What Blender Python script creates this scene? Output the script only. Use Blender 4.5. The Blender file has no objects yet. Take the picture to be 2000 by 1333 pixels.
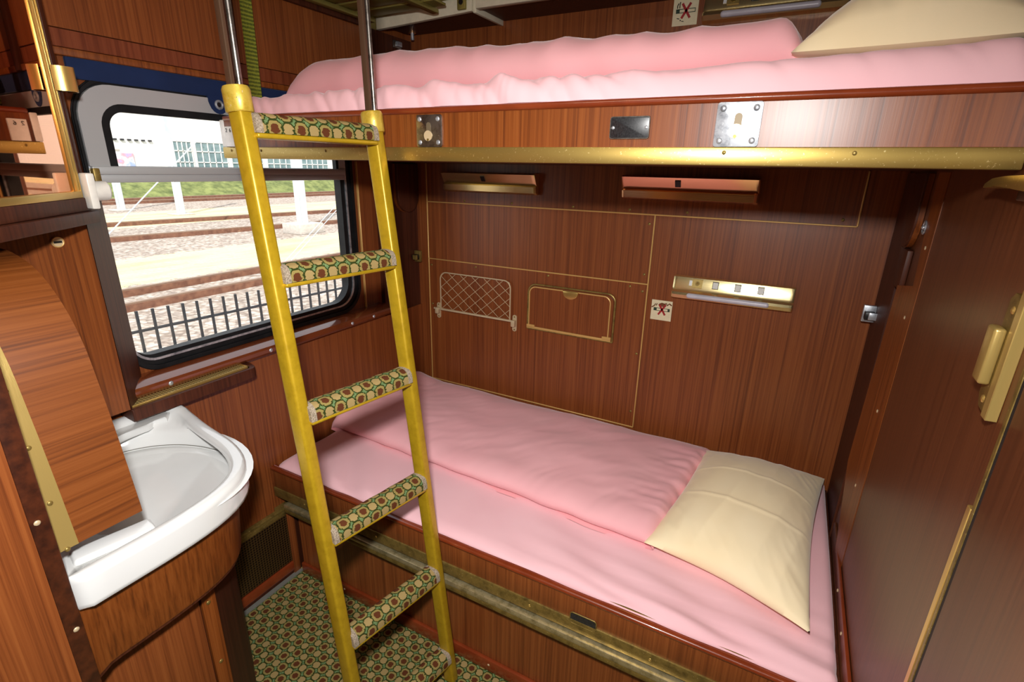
import bpy, bmesh, math, random
from mathutils import Vector, Matrix, noise
random.seed(7)
C = bpy.context.scene.collection
PI = math.pi

# ------------------------------------------------------------------ materials
def srgb(r, g, b):
    f = lambda c: (c/255/12.92) if c/255 <= .04045 else ((c/255+.055)/1.055)**2.4
    return (f(r), f(g), f(b), 1)

class N:
    """tiny node-tree helper"""
    def __init__(s, name):
        s.m = bpy.data.materials.new(name); s.m.use_nodes = True
        s.t = s.m.node_tree; s.b = s.t.nodes['Principled BSDF']
    def node(s, kind, **kw):
        n = s.t.nodes.new(kind)
        for k, v in kw.items(): setattr(n, k, v)
        return n
    def link(s, a, b): s.t.links.new(a, b)
    def math(s, op, a, b=None, c=None):
        n = s.node('ShaderNodeMath', operation=op)
        for i, v in enumerate((a, b, c)):
            if v is None: continue
            if isinstance(v, (int, float)): n.inputs[i].default_value = v
            else: s.link(v, n.inputs[i])
        return n.outputs[0]
    def noise(s, scale, detail=3, rough=.55, vec=None):
        n = s.node('ShaderNodeTexNoise'); n.inputs['Scale'].default_value = scale
        n.inputs['Detail'].default_value = detail; n.inputs['Roughness'].default_value = rough
        if vec is not None: s.link(vec, n.inputs['Vector'])
        return n
    def coords(s, kind='Object', scale=(1, 1, 1), rot=(0, 0, 0)):
        tc = s.node('ShaderNodeTexCoord'); mp = s.node('ShaderNodeMapping')
        mp.inputs['Scale'].default_value = scale; mp.inputs['Rotation'].default_value = rot
        s.link(tc.outputs[kind], mp.inputs['Vector']); return mp.outputs['Vector']
    def ramp(s, fac, stops):
        r = s.node('ShaderNodeValToRGB'); e = r.color_ramp.elements
        while len(e) < len(stops): e.new(.5)
        for el, (p, c) in zip(e, stops): el.position = p; el.color = c
        s.link(fac, r.inputs['Fac']); return r.outputs['Color']
    def mix(s, fac, a, b, mode='MIX'):
        n = s.node('ShaderNodeMix', data_type='RGBA', blend_type=mode)
        for sock, v in ((n.inputs[0], fac), (n.inputs[6], a), (n.inputs[7], b)):
            if isinstance(v, (int, float)): sock.default_value = v
            elif isinstance(v, tuple): sock.default_value = v
            else: s.link(v, sock)
        return n.outputs[2]
    def bump(s, h, strength=.2, dist=.01):
        n = s.node('ShaderNodeBump'); n.inputs['Strength'].default_value = strength
        n.inputs['Distance'].default_value = dist
        s.link(h, n.inputs['Height']); s.link(n.outputs[0], s.b.inputs['Normal'])
    def set(s, **kw):
        for k, v in kw.items():
            s.b.inputs[k.replace('_', ' ')].default_value = v
        return s

def wood(name, dark, mid, light, axis='Z', rough=.36, grain=110, coat=.15, spec=.45):
    n = N(name)
    sc = [grain, grain, grain]; sc['XYZ'.index(axis)] = 1.6
    sc2 = [grain*.3]*3; sc2['XYZ'.index(axis)] = .6
    fine = n.noise(1, 4, .65, n.coords('Object', tuple(sc)))
    broad = n.noise(1, 2, .5, n.coords('Object', tuple(sc2)))
    f = n.math('ADD', n.math('MULTIPLY', fine.outputs[0], .8), n.math('MULTIPLY', broad.outputs[0], .2))
    col = n.ramp(f, [(.36, dark), (.5, mid), (.64, light)])
    n.link(col, n.b.inputs['Base Color'])
    n.set(Roughness=rough, Coat_Weight=coat, Coat_Roughness=.3)
    n.b.inputs['Specular IOR Level'].default_value = spec
    n.bump(fine.outputs[0], .06, .002)
    return n.m

def metal(name, col, rough=.3, brushed=None, scratch=None, dirt=None, metallic=1.0):
    n = N(name); base = col
    if scratch:
        nz = n.noise(220, 3, .7, n.coords('Object', (1, 1, 1)))
        base = n.ramp(nz.outputs[0], [(.0, col), (.64, col), (.70, scratch)])
    if dirt:
        nz = n.noise(38, 5, .7, n.coords('Object'))
        base = n.mix(n.ramp(nz.outputs[0], [(.45, (0, 0, 0, 1)), (.7, (1, 1, 1, 1))]), base, dirt)
    if isinstance(base, tuple): n.b.inputs['Base Color'].default_value = base
    else: n.link(base, n.b.inputs['Base Color'])
    n.set(Metallic=metallic, Roughness=rough)
    if brushed:
        sc = [400, 400, 400]; sc['XYZ'.index(brushed)] = 6
        bz = n.noise(1, 3, .6, n.coords('Object', tuple(sc)))
        n.bump(bz.outputs[0], .12, .001)
    return n.m

def plain(name, col, rough=.5, var=None, scale=30, coat=0, bump=0, spec=.5):
    n = N(name)
    nz = n.noise(scale, 4, .6, n.coords('Object'))
    v = var if var else tuple(c*.88 for c in col[:3])+(1,)
    n.link(n.ramp(nz.outputs[0], [(.35, v), (.65, col)]), n.b.inputs['Base Color'])
    n.set(Roughness=rough, Coat_Weight=coat, Coat_Roughness=.05)
    n.b.inputs['Specular IOR Level'].default_value = spec
    if bump: n.bump(nz.outputs[0], bump, .01)
    return n.m

def fabric(name, col, var, weave=900, rough=.85, sheen=.25):
    n = N(name)
    nz = n.noise(6, 3, .5, n.coords('Object'))
    wv = n.noise(weave, 2, .5, n.coords('Object', (1, .25, 1)))
    n.link(n.ramp(nz.outputs[0], [(.3, var), (.7, col)]), n.b.inputs['Base Color'])
    n.set(Roughness=rough, Sheen_Weight=sheen, Sheen_Roughness=.4)
    n.b.inputs['Specular IOR Level'].default_value = .2
    n.bump(wv.outputs[0], .12, .001)
    return n.m

def carpet(name, pitch):
    """brown rosettes and cream dots on a green ground, from the UV layer in metres"""
    n = N(name)
    tc = n.node('ShaderNodeTexCoord'); sep = n.node('ShaderNodeSeparateXYZ')
    wob = n.noise(160, 2, .6, tc.outputs['UV'])
    mp = n.node('ShaderNodeMapping'); mp.inputs['Rotation'].default_value = (0, 0, PI/4); n.link(tc.outputs['UV'], mp.inputs['Vector'])
    n.link(mp.outputs[0], sep.inputs[0])
    w = n.math('MULTIPLY', n.math('SUBTRACT', wob.outputs[0], .5), .22)
    u = n.math('ADD', n.math('DIVIDE', sep.outputs[0], pitch), w)
    v = n.math('ADD', n.math('DIVIDE', sep.outputs[1], pitch), w)
    def dist(off):
        a = n.math('ABSOLUTE', n.math('SUBTRACT', n.math('FRACT', n.math('ADD', u, off)), .5))
        b = n.math('ABSOLUTE', n.math('SUBTRACT', n.math('FRACT', n.math('ADD', v, off)), .5))
        r = n.math('SQRT', n.math('ADD', n.math('MULTIPLY', a, a), n.math('MULTIPLY', b, b)))
        o = n.math('MULTIPLY', n.math('ADD', a, b), .76)          # octagon-like
        return n.math('MAXIMUM', r, o)
    dA, dB = dist(0.), dist(.5)
    below = lambda d, t: n.math('LESS_THAN', d, t)
    speck = n.noise(420, 1, .5, tc.outputs['UV'])
    col = n.ramp(speck.outputs[0], [(.40, srgb(60, 80, 34)), (.47, srgb(124, 140, 84)), (.55, srgb(104, 138, 104)), (.66, srgb(70, 92, 44))])
    dark, brown, cream, tan = srgb(48, 56, 22), srgb(88, 48, 27), srgb(152, 130, 84), srgb(138, 122, 70)
    col = n.mix(below(dA, .435), col, dark); col = n.mix(below(dA, .37), col, tan); col = n.mix(below(dA, .23), col, brown)
    col = n.mix(below(dB, .345), col, dark); col = n.mix(below(dB, .278), col, cream)
    pile = n.noise(700, 2, .5, tc.outputs['UV'])
    n.link(col, n.b.inputs['Base Color']); n.set(Roughness=.95)
    n.b.inputs['Specular IOR Level'].default_value = .1
    n.bump(pile.outputs[0], .5, .002)
    return n.m

W_D, W_M, W_L = srgb(101, 50, 22), srgb(126, 66, 30), srgb(140, 78, 37)
M = {}
M['wood'] = wood('teak_veneer_upright_grain', W_D, W_M, W_L, 'Z', .36, 170)
M['wood_y'] = wood('teak_veneer_lengthwise_grain', srgb(88, 43, 14), srgb(118, 62, 22), srgb(130, 72, 30), 'Y', .4, 120)
M['wood_bright'] = wood('teak_veneer_orange', srgb(92, 44, 15), srgb(122, 62, 22), srgb(136, 74, 30), 'Z', .36, 150)
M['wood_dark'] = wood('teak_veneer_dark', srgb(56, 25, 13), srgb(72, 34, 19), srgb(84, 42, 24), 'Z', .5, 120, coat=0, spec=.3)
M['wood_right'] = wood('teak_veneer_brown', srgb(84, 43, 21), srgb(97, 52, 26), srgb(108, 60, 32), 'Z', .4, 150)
M['worn'] = plain('worn_varnish', srgb(48, 20, 10), .4, srgb(78, 36, 17), 45, .2)
M['lip'] = plain('red_brown_moulding', srgb(132, 56, 26), .28, srgb(116, 46, 20), 12, .4)
M['sill'] = plain('polished_brown_sill', srgb(112, 54, 28), .14, srgb(98, 46, 22), 8, 1.)
M['dark'] = plain('shadow_gap_black', srgb(22, 14, 10), .7)
M['brass'] = metal('polished_brass', srgb(216, 182, 104), .3, 'X', metallic=.8)
M['brass_rail'] = metal('worn_brass_rail', srgb(182, 154, 84), .38, None, srgb(245, 225, 160), metallic=.85)
M['brass_old'] = metal('tarnished_brass', srgb(150, 126, 66), .42, None, srgb(220, 200, 140), srgb(104, 86, 44), metallic=.6)
M['brass_y'] = metal('brass_edge', srgb(192, 164, 96), .32, 'Z', metallic=.55)
M['bead'] = metal('gilt_bead', srgb(214, 170, 100), .4, metallic=.25)
M['brass_lamp'] = metal('satin_brass', srgb(246, 226, 166), .24, 'X', metallic=.92)
M['brass_pink'] = metal('brass_reflected_pink', srgb(250, 200, 156), .2, 'X', metallic=.95)  # pink of the reflected bedding is put into this brass tint
M['chrome'] = metal('scratched_chrome', srgb(196, 200, 206), .36, None, srgb(240, 242, 245), srgb(120, 126, 136), metallic=.65)
M['steel'] = metal('worn_steel', srgb(160, 154, 146), .3, None, srgb(225, 222, 215), srgb(96, 84, 72), metallic=.95)
M['bar'] = metal('brown_painted_bar', srgb(96, 72, 54), .4, metallic=.5)
M['slot'] = metal('dark_keyhole_slot', srgb(120, 106, 84), .5, metallic=.4)
M['nickel'] = metal('dull_nickel', srgb(212, 190, 152), .38, metallic=.3)
M['yellow'] = metal('gold_yellow_paint', srgb(184, 150, 30), .36, None, None, srgb(166, 134, 22), metallic=.3)
M['yellow_worn'] = metal('chipped_yellow_paint', srgb(206, 176, 70), .38, None, srgb(214, 200, 170), srgb(180, 146, 40), metallic=.35)
M['pink'] = fabric('pink_duvet_cotton', srgb(240, 180, 184), srgb(238, 174, 179))
M['sheet'] = fabric('pale_pink_sheet', srgb(240, 192, 198), srgb(237, 186, 192))
M['cream'] = fabric('cream_pillowcase', srgb(250, 232, 194), srgb(247, 226, 184))
M['ceramic'] = plain('white_glazed_ceramic', srgb(222, 223, 222), .12, srgb(217, 218, 217), 4, .5)
M['alu'] = metal('grey_window_aluminium', srgb(176, 177, 178), .42, 'Y', metallic=.25)
M['rubber'] = plain('black_window_rubber', srgb(24, 26, 28), .5, srgb(14, 15, 17), 20, .0, spec=.3)
M['blue'] = fabric('navy_blind_cloth', srgb(28, 44, 84), srgb(20, 34, 66), 600, .8, .1)
M['white_plastic'] = plain('white_plastic', srgb(232, 230, 222), .35)
M['label_white'] = plain('white_label_card', srgb(240, 240, 238), .5)
M['black'] = plain('black_paint', srgb(18, 18, 18), .4)
M['black_plate'] = plain('black_engraved_plate', srgb(22, 22, 24), .3, srgb(48, 48, 50), 300, .2)
M['sign'] = plain('cream_sticker', srgb(226, 214, 178), .45, srgb(220, 205, 168), 40)
M['sign_green'] = plain('dark_green_print', srgb(40, 62, 44), .5)
M['sign_red'] = plain('red_print', srgb(176, 16, 22), .5, srgb(130, 20, 14), 60)
M['scratch'] = plain('scratched_brown', srgb(112, 58, 22), .6)
M['shelf'] = plain('cream_lacquer', srgb(216, 208, 184), .4)
M['olive'] = metal('olive_rack_metal', srgb(150, 140, 76), .38, metallic=.6)
M['cream_rail'] = metal('pale_aluminium_ledge', srgb(206, 192, 150), .34, None, srgb(240, 236, 220), srgb(150, 136, 92), metallic=.75)
M['diffuser'] = plain('frosted_lamp_tube', srgb(202, 196, 206), .3)
M['carpet'] = carpet('patterned_carpet', .0445)
M['rung_carpet'] = carpet('patterned_rung_carpet', .0445)
M['frayed'] = plain('frayed_carpet_edge', srgb(176, 160, 140), .95, srgb(120, 106, 88), 300, 0, .5)
M['floor_edge'] = plain('grey_floor_strip', srgb(120, 118, 110), .6)
M['ceiling'] = plain('cream_ceiling', srgb(205, 195, 170), .5)
M['band'] = wood('teak_edge_band', srgb(94, 42, 22), srgb(116, 56, 31), srgb(130, 68, 40), 'Z', .38, 90)

def special():
    n = N('mirror_silvering'); n.set(Metallic=1., Roughness=.02); n.b.inputs['Base Color'].default_value = srgb(236, 176, 138); M['mirror'] = n.m
    n = N('window_glass'); out = n.t.nodes['Material Output']
    tr = n.node('ShaderNodeBsdfTransparent'); gl = n.node('ShaderNodeBsdfGlossy'); gl.inputs['Roughness'].default_value = .02
    lw = n.node('ShaderNodeLayerWeight'); lw.inputs['Blend'].default_value = .5
    fr = n.math('ADD', n.math('MULTIPLY', n.math('POWER', lw.outputs['Facing'], 4.), .6), .03)
    mx = n.node('ShaderNodeMixShader'); n.link(fr, mx.inputs[0]); n.link(tr.outputs[0], mx.inputs[1]); n.link(gl.outputs[0], mx.inputs[2])
    n.link(mx.outputs[0], out.inputs['Surface']); n.t.nodes.remove(n.b); M['glass'] = n.m
    # fine woven vent mesh
    for nm, a, b, axis in (('vent_mesh', srgb(220, 200, 130), srgb(110, 94, 50), 'Z'), ('heater_mesh', srgb(92, 70, 40), srgb(20, 12, 8), 'X')):
        n = N(nm); tc = n.node('ShaderNodeTexCoord'); sep = n.node('ShaderNodeSeparateXYZ'); n.link(tc.outputs['Object'], sep.inputs[0])
        p = .009 if nm == 'vent_mesh' else .011
        s1 = n.math('SINE', n.math('MULTIPLY', sep.outputs[1], 2*PI/p))
        s2 = n.math('SINE', n.math('MULTIPLY', sep.outputs[0 if axis == 'Z' else 2], 2*PI/p))
        hole = n.math('GREATER_THAN', n.math('ADD', s1, s2), .35)
        n.link(n.mix(hole, a, b), n.b.inputs['Base Color']); n.set(Roughness=.4, Metallic=.6); M[nm] = n.m
    # webbing strap
    n = N('green_webbing'); tc = n.node('ShaderNodeTexCoord'); sep = n.node('ShaderNodeSeparateXYZ'); n.link(tc.outputs['Object'], sep.inputs[0])
    s = n.math('SINE', n.math('MULTIPLY', sep.outputs[2], 2*PI/.011))
    nz = n.noise(220, 3, .6, tc.outputs['Object'])
    n.link(n.ramp(n.math('ADD', n.math('MULTIPLY', s, .25), nz.outputs[0]), [(.3, srgb(74, 84, 14)), (.7, srgb(136, 142, 40))]), n.b.inputs['Base Color'])
    n.set(Roughness=.85); n.bump(s, .5, .003); M['webbing'] = n.m
    # outdoors
    n = N('trackside_ground'); v = n.coords('Object')
    st = n.node('ShaderNodeTexVoronoi'); st.inputs['Scale'].default_value = 9; n.link(v, st.inputs['Vector'])
    st2 = n.ramp(st.outputs['Color'], [(.0, srgb(140, 128, 118)), (.5, srgb(190, 178, 166)), (1., srgb(226, 218, 208))])
    dark = n.ramp(st.outputs['Distance'], [(.0, (1, 1, 1, 1)), (.75, (.55, .5, .46, 1))])
    stones = n.mix(1., st2, dark, 'MULTIPLY')
    pt = n.noise(1, 4, .6, n.coords('Object', (.55, .16, 1)))
    gr = n.ramp(pt.outputs[0], [(.3, srgb(176, 182, 128)), (.5, srgb(212, 202, 160)), (.7, srgb(198, 168, 124))])
    sx = n.node('ShaderNodeSeparateXYZ'); n.link(v, sx.inputs[0])
    pn = n.noise(2.2, 4, .7, v)
    wob = n.math('ADD', sx.outputs[0], n.math('MULTIPLY', n.math('SUBTRACT', pn.outputs[0], .5), 1.2))
    inband = n.math('MULTIPLY', n.math('GREATER_THAN', wob, 14.6), n.math('LESS_THAN', wob, 18.6))
    inband2 = n.math('MULTIPLY', n.math('GREATER_THAN', wob, -1.), n.math('LESS_THAN', wob, 6.5))
    band = n.math('MULTIPLY', n.math('MAXIMUM', inband, inband2), n.ramp(pn.outputs[0], [(.30, (.25, .25, .25, 1)), (.42, (1, 1, 1, 1))]))
    n.link(n.mix(band, stones, gr), n.b.inputs['Base Color']); n.set(Roughness=.95); n.bump(st.outputs['Distance'], .7, .05); M['ground'] = n.m
    M['rust'] = plain('rusty_rail', srgb(128, 88, 66), .6, srgb(98, 62, 46), 6)
    M['rail_head'] = metal('worn_rail_head', srgb(176, 150, 130), .45)
    M['grass'] = plain('lineside_grass', srgb(126, 134, 76), .95, srgb(78, 88, 44), 1.6, 0, .9)
    M['iron'] = plain('black_railing_paint', srgb(34, 36, 40), .45, srgb(26, 28, 32), 8)
    M['mast'] = plain('galvanised_mast', srgb(196, 204, 208), .5, srgb(178, 188, 194), 3)
    M['concrete'] = plain('pale_concrete', srgb(196, 190, 182), .9, srgb(176, 170, 162), 8, 0, .4)
    M['facade'] = plain('white_facade', srgb(232, 230, 226), .8, srgb(222, 220, 216), 1.5)
    M['facade_pane'] = plain('blue_grey_panes', srgb(132, 152, 154), .3, srgb(96, 120, 124), 1.2)
    M['facade_warm'] = plain('cream_cladding', srgb(234, 216, 190), .8, srgb(224, 204, 176), 1)
    n = N('poster_print'); nz = n.noise(1.1, 2, .5, n.coords('Object'))
    n.link(n.ramp(nz.outputs[0], [(.35, srgb(160, 176, 222)), (.48, srgb(230, 226, 238)), (.58, srgb(224, 160, 168)), (.66, srgb(182, 170, 218))]), n.b.inputs['Base Color']); M['poster'] = n.m
special()

# ------------------------------------------------------------------ builders
OFF = {}
def tag(o, label=None, cat=None, group=None, kind=None):
    for k, v in (('label', label), ('category', cat), ('group', group), ('kind', kind)):
        if v: o[k] = v
    return o
def thing(name, loc, label, cat, group=None):
    o = bpy.data.objects.new(name, None); C.objects.link(o); o.location = loc; o.empty_display_size = .05
    OFF[o] = Vector(loc); return tag(o, label, cat, group)

class B:
    """gathers shapes in world coordinates, then links them as ONE mesh object"""
    def __init__(s): s.bm = bmesh.new(); s.uv = None
    def box(s, x0, x1, y0, y1, z0, z1, bev=0, seg=2):
        r = bmesh.ops.create_cube(s.bm, size=1)
        for v in r['verts']:
            v.co = Vector(((x0+x1)/2+v.co.x*(x1-x0), (y0+y1)/2+v.co.y*(y1-y0), (z0+z1)/2+v.co.z*(z1-z0)))
        if bev:
            es = list({e for v in r['verts'] for e in v.link_edges})
            bmesh.ops.bevel(s.bm, geom=es, offset=bev, segments=seg, profile=.5, affect='EDGES')
        return s
    def obox(s, c, ax, ay, az, sx, sy, sz, bev=0, seg=2):
        """oriented box: centre, three unit axes, full sizes"""
        r = bmesh.ops.create_cube(s.bm, size=1); c = Vector(c); ax, ay, az = Vector(ax), Vector(ay), Vector(az)
        for v in r['verts']: v.co = c+ax*v.co.x*sx+ay*v.co.y*sy+az*v.co.z*sz
        if bev:
            es = list({e for v in r['verts'] for e in v.link_edges})
            bmesh.ops.bevel(s.bm, geom=es, offset=bev, segments=seg, profile=.5, affect='EDGES')
        return s
    def cyl(s, p0, p1, r, r1=None, n=20, bev=0):
        p0, p1 = Vector(p0), Vector(p1); d = p1-p0
        q = bmesh.ops.create_cone(s.bm, cap_ends=True, segments=n, radius1=r, radius2=r if r1 is None else r1, depth=d.length)
        rot = d.to_track_quat('Z', 'Y').to_matrix().to_4x4()
        bmesh.ops.transform(s.bm, matrix=Matrix.Translation((p0+p1)/2) @ rot, verts=q['verts'])
        return s
    def ball(s, c, rx, ry=None, rz=None, n=12):
        q = bmesh.ops.create_uvsphere(s.bm, u_segments=n, v_segments=max(6, n//2), radius=1)
        for v in q['verts']: v.co = Vector((c[0]+v.co.x*rx, c[1]+v.co.y*(ry or rx), c[2]+v.co.z*(rz or rx)))
        return s
    def tube(s, pts, r, n=8, closed=False):
        pts = [Vector(p) for p in pts]; rings = []; L = len(pts); prev = None
        for i, p in enumerate(pts):
            a = pts[(i-1) % L] if (closed or i) else p
            b = pts[(i+1) % L] if (closed or i < L-1) else p
            t = (b-a).normalized()
            u = prev if prev is not None else (Vector((0, 0, 1)) if abs(t.z) < .9 else Vector((1, 0, 0)))
            u = (u-t*u.dot(t)).normalized(); prev = u; w = t.cross(u)
            rings.append([s.bm.verts.new(p+(u*math.cos(2*PI*k/n)+w*math.sin(2*PI*k/n))*r) for k in range(n)])
        for i in range(L if closed else L-1):
            A, Bq = rings[i], rings[(i+1) % L]
            for k in range(n): s.bm.faces.new((A[k], A[(k+1) % n], Bq[(k+1) % n], Bq[k]))
        if not closed:
            s.bm.faces.new(rings[0][::-1]); s.bm.faces.new(rings[-1])
        return s
    def prism(s, pts, axis, a, b, bev=0):
        """outline in the plane across `axis`, run from a to b. axis X: (y,z); Y: (x,z); Z: (x,y)"""
        put = {'X': lambda p, t: (t, p[0], p[1]), 'Y': lambda p, t: (p[0], t, p[1]), 'Z': lambda p, t: (p[0], p[1], t)}[axis]
        A = [s.bm.verts.new(put(p, a)) for p in pts]; Bv = [s.bm.verts.new(put(p, b)) for p in pts]; n = len(pts)
        fs = [s.bm.faces.new(A), s.bm.faces.new(Bv[::-1])]
        for i in range(n): fs.append(s.bm.faces.new((A[i], Bv[i], Bv[(i+1) % n], A[(i+1) % n])))
        if bev:
            es = [e for f in fs[:2] for e in f.edges]
            bmesh.ops.bevel(s.bm, geom=list(set(es)), offset=bev, segments=2, profile=.5, affect='EDGES')
        return s
    def loft(s, loops, cap0=False, cap1=False, closed=True):
        R = [[s.bm.verts.new(p) for p in lp] for lp in loops]
        n = len(R[0])
        for a, b in zip(R[:-1], R[1:]):
            for k in range(n if closed else n-1): s.bm.faces.new((a[k], a[(k+1) % n], b[(k+1) % n], b[k]))
        if cap0: s.bm.faces.new(R[0][::-1])
        if cap1: s.bm.faces.new(R[-1])
        return s
    def grid(s, f, nu, nv, uv=None):
        V = [[s.bm.verts.new(f(i/nu, j/nv)) for j in range(nv+1)] for i in range(nu+1)]
        if uv and s.uv is None: s.uv = s.bm.loops.layers.uv.new('UVMap')
        for i in range(nu):
            for j in range(nv):
                fc = s.bm.faces.new((V[i][j], V[i+1][j], V[i+1][j+1], V[i][j+1]))
                if uv:
                    for lp, (a, b) in zip(fc.loops, ((i, j), (i+1, j), (i+1, j+1), (i, j+1))): lp[s.uv].uv = uv(a/nu, b/nv)
        return s
    def build(s, name, mat, parent=None, angle=38, label=None, cat=None, group=None, kind=None):
        bm = s.bm; bmesh.ops.recalc_face_normals(bm, faces=bm.faces)
        if parent is not None: off = OFF[parent]
        else:
            xs = [v.co for v in bm.verts]
            off = Vector(((min(v.x for v in xs)+max(v.x for v in xs))/2, (min(v.y for v in xs)+max(v.y for v in xs))/2, min(v.z for v in xs)))
        bmesh.ops.translate(bm, vec=-off, verts=bm.verts)
        me = bpy.data.meshes.new(name); bm.to_mesh(me); bm.free()
        me.materials.append(M[mat] if isinstance(mat, str) else mat)
        me.polygons.foreach_set('use_smooth', [True]*len(me.polygons))
        me.set_sharp_from_angle(angle=math.radians(angle))
        o = bpy.data.objects.new(name, me); C.objects.link(o)
        if parent is not None: o.parent = parent
        else: o.location = off
        OFF[o] = off
        return tag(o, label, cat, group, kind)

def copy_thing(root, delta, label):
    r = root.copy(); C.objects.link(r); r.location = Vector(root.location)+Vector(delta); r['label'] = label
    def rec(src, dst):
        for ch in src.children:
            c = ch.copy(); C.objects.link(c); c.parent = dst; rec(ch, c)
    rec(root, r); return r

def rrect(a0, a1, b0, b1, r, n=8):
    """rounded rectangle outline, r = radius or (bl, br, tr, tl)"""
    rs = r if isinstance(r, tuple) else (r,)*4; out = []
    for (ca, cb, st), q in zip(((a0, b0, PI), (a1, b0, 1.5*PI), (a1, b1, 0), (a0, b1, .5*PI)), rs):
        x = ca+q if ca == a0 else ca-q; y = cb+q if cb == b0 else cb-q
        for i in range(n+1):
            t = st+i/n*PI/2; out.append((x+q*math.cos(t), y+q*math.sin(t)))
    return out

def ringX(outer, inner, x0, x1):
    """frame across X between two outlines with equal point counts (y,z)"""
    b = B(); P = lambda lp, x: [(x, y, z) for y, z in lp]
    b.loft([P(outer, x0), P(outer, x1), P(inner, x1), P(inner, x0), P(outer, x0)]); 
    bmesh.ops.remove_doubles(b.bm, verts=b.bm.verts, dist=1e-6); return b

def screw(parent, p, nrm, r=.0045, mat='nickel', name='screw'):
    b = B(); n = Vector(nrm); p = Vector(p)
    q = bmesh.ops.create_uvsphere(b.bm, u_segments=10, v_segments=6, radius=r)
    for v in q['verts']:
        d = v.co.dot(n); v.co = v.co-n*d*.55
    bmesh.ops.translate(b.bm, vec=p, verts=b.bm.verts)
    return b.build(name, mat, parent)

# ------------------------------------------------------------------ room shell
L = 1.95; FRONT = -2.62; H = 2.42; FZ = -.07
b = B(); b.grid(lambda u, v: (u*L, FRONT+v*(-FRONT), FZ), 1, 1, uv=lambda u, v: (u*L, v*-FRONT)); b.box(0, L, FRONT, 0, -.13, FZ-.002)
b.build('floor', 'carpet', kind='structure')
B().box(-.06, L+.06, FRONT-.06, .06, H, H+.05).build('ceiling', 'ceiling', kind='structure')
wb = B().box(-.06, L+.06, 0, .05, -.13, H).build('wall_back', 'wood', kind='structure')
B().box(-.06, L+.06, FRONT-.05, FRONT, -.13, H).build('wall_front', 'wood_dark', kind='structure')

# window wall with a rounded opening
WY0, WY1, WZ0, WZ1, WR = -1.345, -.40, .952, 1.775, (.085, .11, .11, .11)
hole = rrect(WY0, WY1, WZ0, WZ1, WR)
def wall_with_hole():
    b = B(); n = len(hole); cy, cz = (WY0+WY1)/2, (WZ0+WZ1)/2
    Y0, Y1, Z0, Z1 = FRONT, 0., -.13, H
    def ray(p):
        d = (p[0]-cy, p[1]-cz); ts = []
        if d[0]: ts += [((Y1 if d[0] > 0 else Y0)-cy)/d[0]]
        if d[1]: ts += [((Z1 if d[1] > 0 else Z0)-cz)/d[1]]
        t = min(t for t in ts if t > 0); return (cy+d[0]*t, cz+d[1]*t)
    out = [ray(p) for p in hole]
    # snap the four points nearest the corners
    for c in ((Y0, Z0), (Y1, Z0), (Y1, Z1), (Y0, Z1)):
        i = min(range(n), key=lambda k: (out[k][0]-c[0])**2+(out[k][1]-c[1])**2); out[i] = c
    P = lambda lp, x: [(x, y, z) for y, z in lp]
    b.loft([P(out, -.06), P(out, 0), P(hole, 0), P(hole, -.06), P(out, -.06)])
    bmesh.ops.remove_doubles(b.bm, verts=b.bm.verts, dist=1e-6); return b
ww = wall_with_hole().build('wall_window', 'wood', kind='structure', angle=20)
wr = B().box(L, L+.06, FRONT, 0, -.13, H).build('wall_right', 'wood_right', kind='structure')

# ---- back wall: gilt beads and their screws
def bead(k, x0, x1, z0, z1):
    w = .0028
    b = B()
    if z0 == z1: b.box(x0, x1, -.004, .001, z0-w, z0+w, .0015, 1)
    else: b.box(x0-w, x0+w, -.004, .001, z0, z1, .0015, 1)
    b.build('trim_%d' % k, 'bead', kind='structure')
XA, XB, XC = .085, 1.1826, 1.8435; Z1, Z2, Z3 = 1.4056, 1.1317, .4867
bead(1, XA, XA, Z3, 1.58); bead(2, XA, XC, Z1, Z1); bead(3, XA, XB, Z2, Z2); bead(4, XB, XB, Z3, Z1)
bead(5, XA, XB, Z3, Z3); bead(6, XC, XC, Z1, 1.58)
for x, z in ((.3, 1.418), (.55, 1.419), (.84, 1.419), (1.08, 1.42), (1.3, 1.421), (1.80, 1.425), (1.163, 1.37), (1.163, 1.17), (1.163, 1.10),
             (1.165, .83), (1.165, .56), (.36, 1.115), (.74, 1.117), (1.11, 1.115), (.1, 1.10), (.1, .9)):
    screw(wb, (x, -.001, z), (0, 1, 0), .0055, 'brass_old')

# ---- corner post and side strip on the window wall
B().box(0, .022, -.262, -.0, FZ, 2.09).build('trim_7', 'wood_dark', kind='structure')
B().box(0, .012, -.377, -.371, .925, 1.58, .002, 1).build('trim_8', 'bead', kind='structure')
# sill moulding
prof = [(.0, .953), (.036, .951), (.044, .9485), (.070, .9385), (.075, .931), (.075, .918), (.066, .9075), (.03, .9065), (.03, .889), (.0, .889)]
o = B().prism(prof, 'Y', -1.416, -.28).build('trim_9', 'sill', kind='structure', angle=15)
for y in (-1.28, -.93, -.53, -.40): screw(o, (.075, y, .924), (1, 0, 0), .0075, 'chrome')
# panels below the sill
B().box(0, .03, -.99, -.0, FZ, .889).build('trim_10', 'wood', kind='structure')
B().box(0, .05, -1.80, -.994, .263, .889).build('trim_11', 'wood', kind='structure')
# angled reveal at the left of the window
B().prism([(.0, -1.345), (.0, -1.80), (.12, -1.80), (.12, -1.416)], 'Z', 1.5, 2.42).build('trim_12', 'wood_bright', kind='structure')
B().prism([(.0, -1.80), (.0, -1.416), (.117, -1.4165), (.12, -1.418), (.12, -1.80)], 'Z', .905, 1.5).build('trim_23', 'wood_bright', kind='structure')
B().prism([(.014, -1.3265), (.0, -1.3265), (.0, -1.4155), (.1185, -1.4155)], 'Z', .905, 1.5).build('trim_24', 'wood_dark', kind='structure')  # separate darker veneer carries the shade on this turned-away face
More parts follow.
